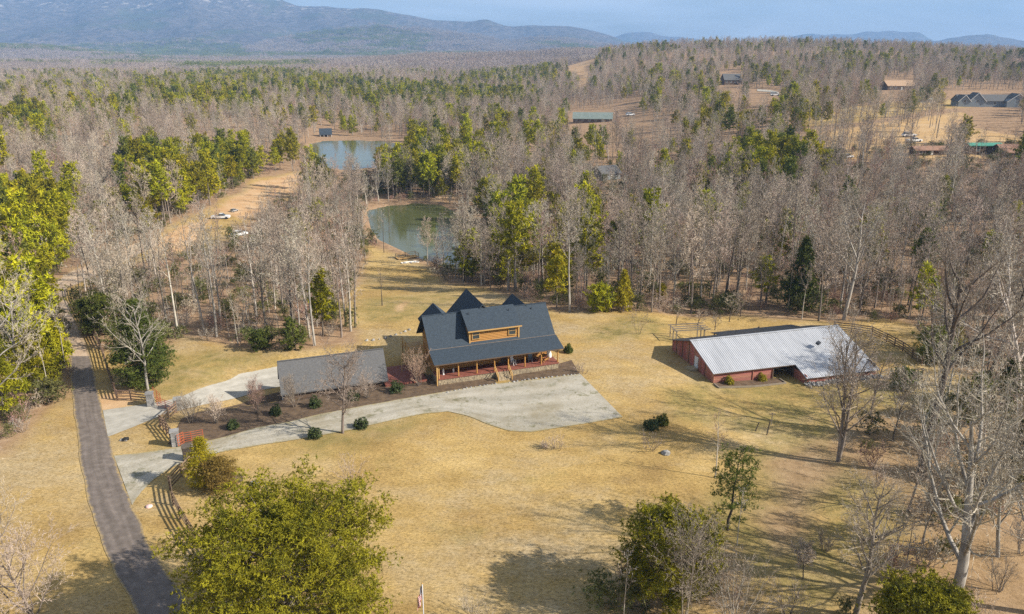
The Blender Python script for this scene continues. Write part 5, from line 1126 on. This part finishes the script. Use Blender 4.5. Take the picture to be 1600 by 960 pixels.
con('pine_tree', 'bright yellow-green young pine at the woods edge behind the lawn', 'pine tree', 974, 487, 310, 7.5, 2.0, 'gold', t0=.05, nb=50, clump=.6, nn=9, w=.09, shape='cone', tr=.12); con('pine_tree', 'shorter bright young pine right of the taller bright one', 'pine tree', 1033, 477, 311, 4.0, 1.5, 'gold', t0=.05, nb=26, clump=.6, nn=9, w=.09, shape='cone', tr=.1); con('pine_tree', 'olive bushy pine at the woods edge left of the bright young pine', 'pine tree', 937, 487, 312, 5.0, 2.6, 'pine', t0=.05, nb=36, clump=.7, nn=9, w=.1, shape='round', tr=.1)
con('cedar_tree', 'wind tilted dark cedar bush at the foot of the grove', 'cedar', 462, 546, 313, 5.0, 2.6, 'cedar', t0=.05, nb=40, clump=.55, nn=10, w=.07, shape='cone', lean=(-.12, 0), tr=.12); con('cedar_tree', 'low dark cedar bush left of the tilted one below the grove', 'cedar', 408, 546, 314, 2.9, 2.0, 'cedar', t0=.05, nb=30, clump=.5, nn=10, w=.07, shape='round', tr=.1)
for i, (px, py, h, rad, mt, lab) in enumerate([(1456, 566, 5.5, 3.0, 'pine_dark', 'dark bushy evergreen at the foot of the big forked tree'), (1486, 560, 6.5, 2.0, 'gold', 'narrow gold evergreen behind the big forked tree'), (1556, 700, 11, 3.2, 'cedar', 'tall dark cedar among the pale limbs at the right edge'), (1590, 640, 9, 3.2, 'brushg', 'olive evergreen cut by the right edge'), (1520, 660, 6.5, 2.4, 'pine_dark', 'ragged dark evergreen behind the pale spreading tree'), (1590, 760, 8, 3.0, 'brushg', 'olive bushy evergreen at the right edge behind the pale tree'), (1410, 596 + 10, 2.5, 1.8, 'pine_dark', 'low dark shrub by the short rail fence')]):
    con('pine_tree' if 'cedar' not in lab else 'cedar_tree', lab, 'evergreen', px, py, 320 + i, h, rad, mt, t0=.05, nb=60, clump=.6, nn=9, w=.08, shape='cone' if i in (1, 2) else 'round', holes=.1, tr=.14)
for i, (px, py, h, r_, P, bk, lean, lab) in enumerate([(1588, 700, 19, .42, BIG, 'bark_pale', (-.08, 0), 'tall grey tree leaning in from the right edge'), (1535, 610, 17, .3, YARD, 'bark_dark', (.1, 0), 'dark trunked tree behind the corral fence'), (1395, 690, 8, .12, YARD, 'bark_grey', (0, 0), 'small twiggy tree at the foot of the big forked tree'), (1560, 870, 10, .2, BIG, 'bark_white', (-.1, 0), 'smaller pale tree behind the spreading pale tree'), (1620, 960, 14, .4, BIG, 'bark_white', (-.15, 0), 'pale tree whose limbs reach in at the lower right corner'), (1255, 905, 3.4, .06, YARD, 'bark_grey', (0, 0), 'thin leafless sapling left of the narrow vase crowned tree'), (1440, 850, 6, .1, YARD, 'bark_grey', (0, 0), 'twiggy small tree left of the pale spreading tree'), (1610, 560, 20, .4, BIG, 'bark_grey', (-.03, 0), 'massive grey tree at the right edge beyond the corral'), (1318, 500, 18, .35, BIG, 'bark_pale', (0, 0), 'broad pale tree towering behind the barn roof right end'), (1150, 470, 17, .3, BIG, 'bark_grey', (0, 0), 'broad dark limbed tree in the woods above the barn')]):
    hero('bare_tree', lab, 'tree', px, py, 340 + i, P, h, r_, bk, 'twig_pale' if 'white' in bk or 'pale' in bk else 'twig', lean, .035)
for i, (px, py, h, bk, P, lab) in enumerate([(320, 524, 19, 'bark_pale', SLIM, 'tall pale bare tree at the left of the grove beyond the lawn'), (338, 527, 19.5, 'bark_white', SLIM, 'whitest tall bare tree of the pair left in the grove'), (279, 527, 18, 'bark_pale', SLIM, 'tall bare tree right behind the big cedar'), (262, 512, 18, 'bark_grey', SLIM, 'tall bare tree just behind the top of the big cedar'), (492, 540, 19, 'bark_white', SLIM, 'white trunked tree beside the tilted cedar bush'), (484, 528, 18, 'bark_pale', FOREST, 'pale tree left of the white trunked tree at the tilted cedar'), (548, 518, 18.5, 'bark_pale', SLIM, 'first of three slim trunks standing left of the grass slope'), (555, 512, 17, 'bark_grey', SLIM, 'grey middle trunk of three slim trees left of the grass slope'), (541, 510, 17.5, 'bark_white', SLIM, 'white trunk of three slim trees left of the grass slope'), (418, 520, 15, 'bark_grey', B(YARD, kids=[15, 8, 6, 5]), 'crooked dark bare tree with a broken limb in the grove'), (402, 505, 18, 'bark_pale', SLIM, 'slim pale tree behind the crooked tree in the grove'), (208, 470, 17, 'bark_white', FOREST, 'white bare tree above the smaller dark cedar'), (195, 462, 17, 'bark_pale', FOREST, 'pale bare tree left above the smaller dark cedar'), (890, 488, 18, 'bark_white', SLIM, 'white trunked tree at the woods edge behind the log house'), (778, 446, 18, 'bark_grey', FOREST, 'bare tree rising behind the main roof gable'), (726, 440, 17, 'bark_dark', FOREST, 'dark bare tree at the near pond end of the grass')]):
    hero('bare_tree', lab, 'tree', px, py, 360 + i, P, h, .22, bk, 'twig_pale' if i % 2 else 'twig', tww=.035)
for i, (px, py, h, r_, lab) in enumerate([(8, 650, 9.5, 3.0, 'yellow-green pine at the left edge above the marker post'), (62, 612, 8.0, 2.8, 'low bushy yellow-green pine leaning toward the lane'), (-14, 590, 13.5, 3.6, 'tall yellow-green pine cut by the left edge'), (48, 548, 13.0, 3.4, 'tall bright pine beside the dirt part of the lane'), (92, 575, 5.5, 2.2, 'short golden pine at the very verge of the lane'), (10, 520, 14, 3.6, 'pine behind the white barked trees at the left edge'), (74, 505, 12, 3.0, 'pine where the lane bends left of the small cedar')]):
    con('pine_tree', lab, 'pine tree', px, py, 400 + i, h, r_, 'pine', t0=.08, nb=60, clump=.5, nn=8, w=.075, shape='pine', tr=.15, tuft=1.7, tn=5, ts=1.1)
for i, (px, py, h, bk, lab) in enumerate([(668, 414, 11, 'bark_pale', 'small pale bare tree on the near pond shore by the dock'), (694, 428, 14, 'bark_white', 'white bare tree screening the middle of the near pond'), (712, 436, 15, 'bark_pale', 'pale bare tree right of the white one before the near pond'), (738, 440, 15, 'bark_grey', 'grey bare tree before the right end of the near pond'), (752, 446, 13, 'bark_pale', 'bare tree at the right shore corner of the near pond'), (683, 420, 9, 'bark_pale', 'low bare tree leaning over the near pond water')]):
    hero('bare_tree', lab, 'tree', px, py, 420 + i, FOREST, h, .17, bk, 'twig_pale' if i % 2 else 'twig', tww=.035)
for i, (px, py, h, lab) in enumerate([(1560, 925, 3.2, 'leafless shrub right of the massive pale trunk at the lower right'), (1525, 985, 3.0, 'leafless shrub at the bottom edge below the massive pale trunk'), (1595, 865, 3.5, 'leafless shrub at the right edge behind the pale trunk'), (1400, 905, 2.4, 'low leafless shrub above the bottom right evergreen'), (1452, 800, 3.4, 'leafless thicket left of the pale spreading limbs'), (1235, 965, 3.2, 'leafless shrub between the pale bottom shrub and the vase crowned tree'), (1560, 800, 4.2, 'tall leafless thicket behind the pale tree at the right'), (1475, 690, 3.6, 'leafless thicket at the foot of the dark forked trunk'), (1370, 760, 2.8, 'leafless shrub in the litter before the tall upswept tree'), (1290, 860, 2.2, 'little leafless shrub left of the broken branch')]):
    hero('bare_shrub', lab, 'shrub', px, py, 440 + i, B(VASE, stems=9, spread=.55, kids=[6, 5, 5]), h, .04, 'bark_grey', 'twig', tww=.016, split=1)
for i, (px, py, h, bk, lean, lab) in enumerate([(1418, 800, 9, 'bark_grey', (.03, 0), 'fine twigged grey tree left of the pale spreading tree'), (1520, 800, 12, 'bark_pale', (-.04, 0), 'grey bare tree standing right behind the pale spreading tree'), (1575, 745, 13, 'bark_grey', (-.05, 0), 'twiggy grey tree at the right edge below the olive evergreens'), (1475, 640, 11, 'bark_pale', (.02, 0), 'pale bare tree right of the huge dark forked trunk'), (1548, 660, 12, 'bark_grey', (-.03, 0), 'grey bare tree beside the tall dark cedar on the right'), (1360, 655, 8, 'bark_grey', (.02, 0), 'small grey tree on the lawn below the barn stone heap')]):
    hero('bare_tree', lab, 'tree', px, py, 460 + i, B(YARD, kids=[16, 8, 6, 4]), h, .14, bk, 'twig', lean, .02)
# stones: edging round the beds and at the lawn terrace
def stones():
    R = random.Random(31); sm = []
    for i in range(4):
        b = MB(); n = 0
        b.tube([(0, 0, -.1), (0, 0, .02), (R.uniform(-.05, .05), 0, .14), (0, 0, .2)], [.16, .2, .15, .05], 6); sm.append(b.mesh('stone', M['stone2'], False))
    for nm, lab, line, step, sc in (('stone_edging', 'row of pale stones edging the mulch bed along the gravel before the porch', [(692, 615), (735, 606), (775, 600)], .5, 1), ('stone_edging', 'row of stones edging the right bed along the gravel', [(796, 598), (850, 591), (905, 585)], .5, 1.05), ('stone_row', 'line of field stones behind the garage on the upper lawn', [(572, 533), (600, 530), (620, 523), (640, 516)], .9, 1.5)):
        pl = resamp(wp(line), 200); d = 0; p0 = pl[0]; t = thing(nm, lab, 'stones', (p0[0], p0[1], h1(*p0)))
        tot = np.hypot(*np.diff(pl, axis=0).T).sum(); n = int(tot / step)
        for q in resamp(pl, n): s = sc * R.uniform(.45, .9); link('stone', R.choice(sm), t, loc=(q[0] - p0[0] + R.uniform(-.1, .1), q[1] - p0[1] + R.uniform(-.1, .1), h1(*q) - t.location.z), rot=(0, 0, R.uniform(0, 6)), scale=(s * 1.3, s, s))
    for i, (px, py, lab) in enumerate([(1040, 709, 'grey boulder beside the leafless round shrub'), (397, 757, 'flat grey stone at the mulch ring of the gold conifers')]):
        t = thing('boulder', lab, 'rock', G3(px, py)); b = MB(); b.tube([(0, 0, -.2), (0, 0, .05), (.1, 0, .3), (.05, .05, .42)], [.45, .55, .4, .1], 7); part('rock', b, M['stone2'], t)
    t = thing('fallen_branch', 'broken dark branch propped on the ground right of the vase crowned tree', 'branch', G3(1385, 845)); b = MB(); b.tube([(-2.2, 0, .1), (-1, .1, .25), (.4, .2, .7), (1.6, .2, 1.7)], [.14, .13, .11, .05], 6); part('limb', b, M['bark_dark'], t); b = MB(); b.tube([(-1, .1, .2), (-.6, .6, .4), (-.2, 1.2, .3)], [.07, .05, .02], 5); b.tube([(.4, .2, .7), (.2, .8, 1.3)], [.05, .02], 5); part('side_branch', b, M['bark_dark'], t)
stones()

# ------------------------------------------------------------------ the air
def haze():
    hv = MB(); z0, z1 = -12.0, 640.0
    hv.box((0, 0, (z0 + z1) / 2), (23000, 23000, z1 - z0))
    m = bpy.data.materials.new('air'); m.use_nodes = True; t = m.node_tree; t.nodes.clear()
    o = t.nodes.new('ShaderNodeOutputMaterial'); v = t.nodes.new('ShaderNodeVolumePrincipled')
    v.inputs['Color'].default_value = (.33, .59, 1, 1); v.inputs['Density'].default_value = HAZE; v.inputs['Anisotropy'].default_value = 0
    t.links.new(v.outputs[0], o.inputs['Volume']); m.cycles.homogeneous_volume = True
    tag(part('haze', hv, m, None), kind='stuff')
haze()
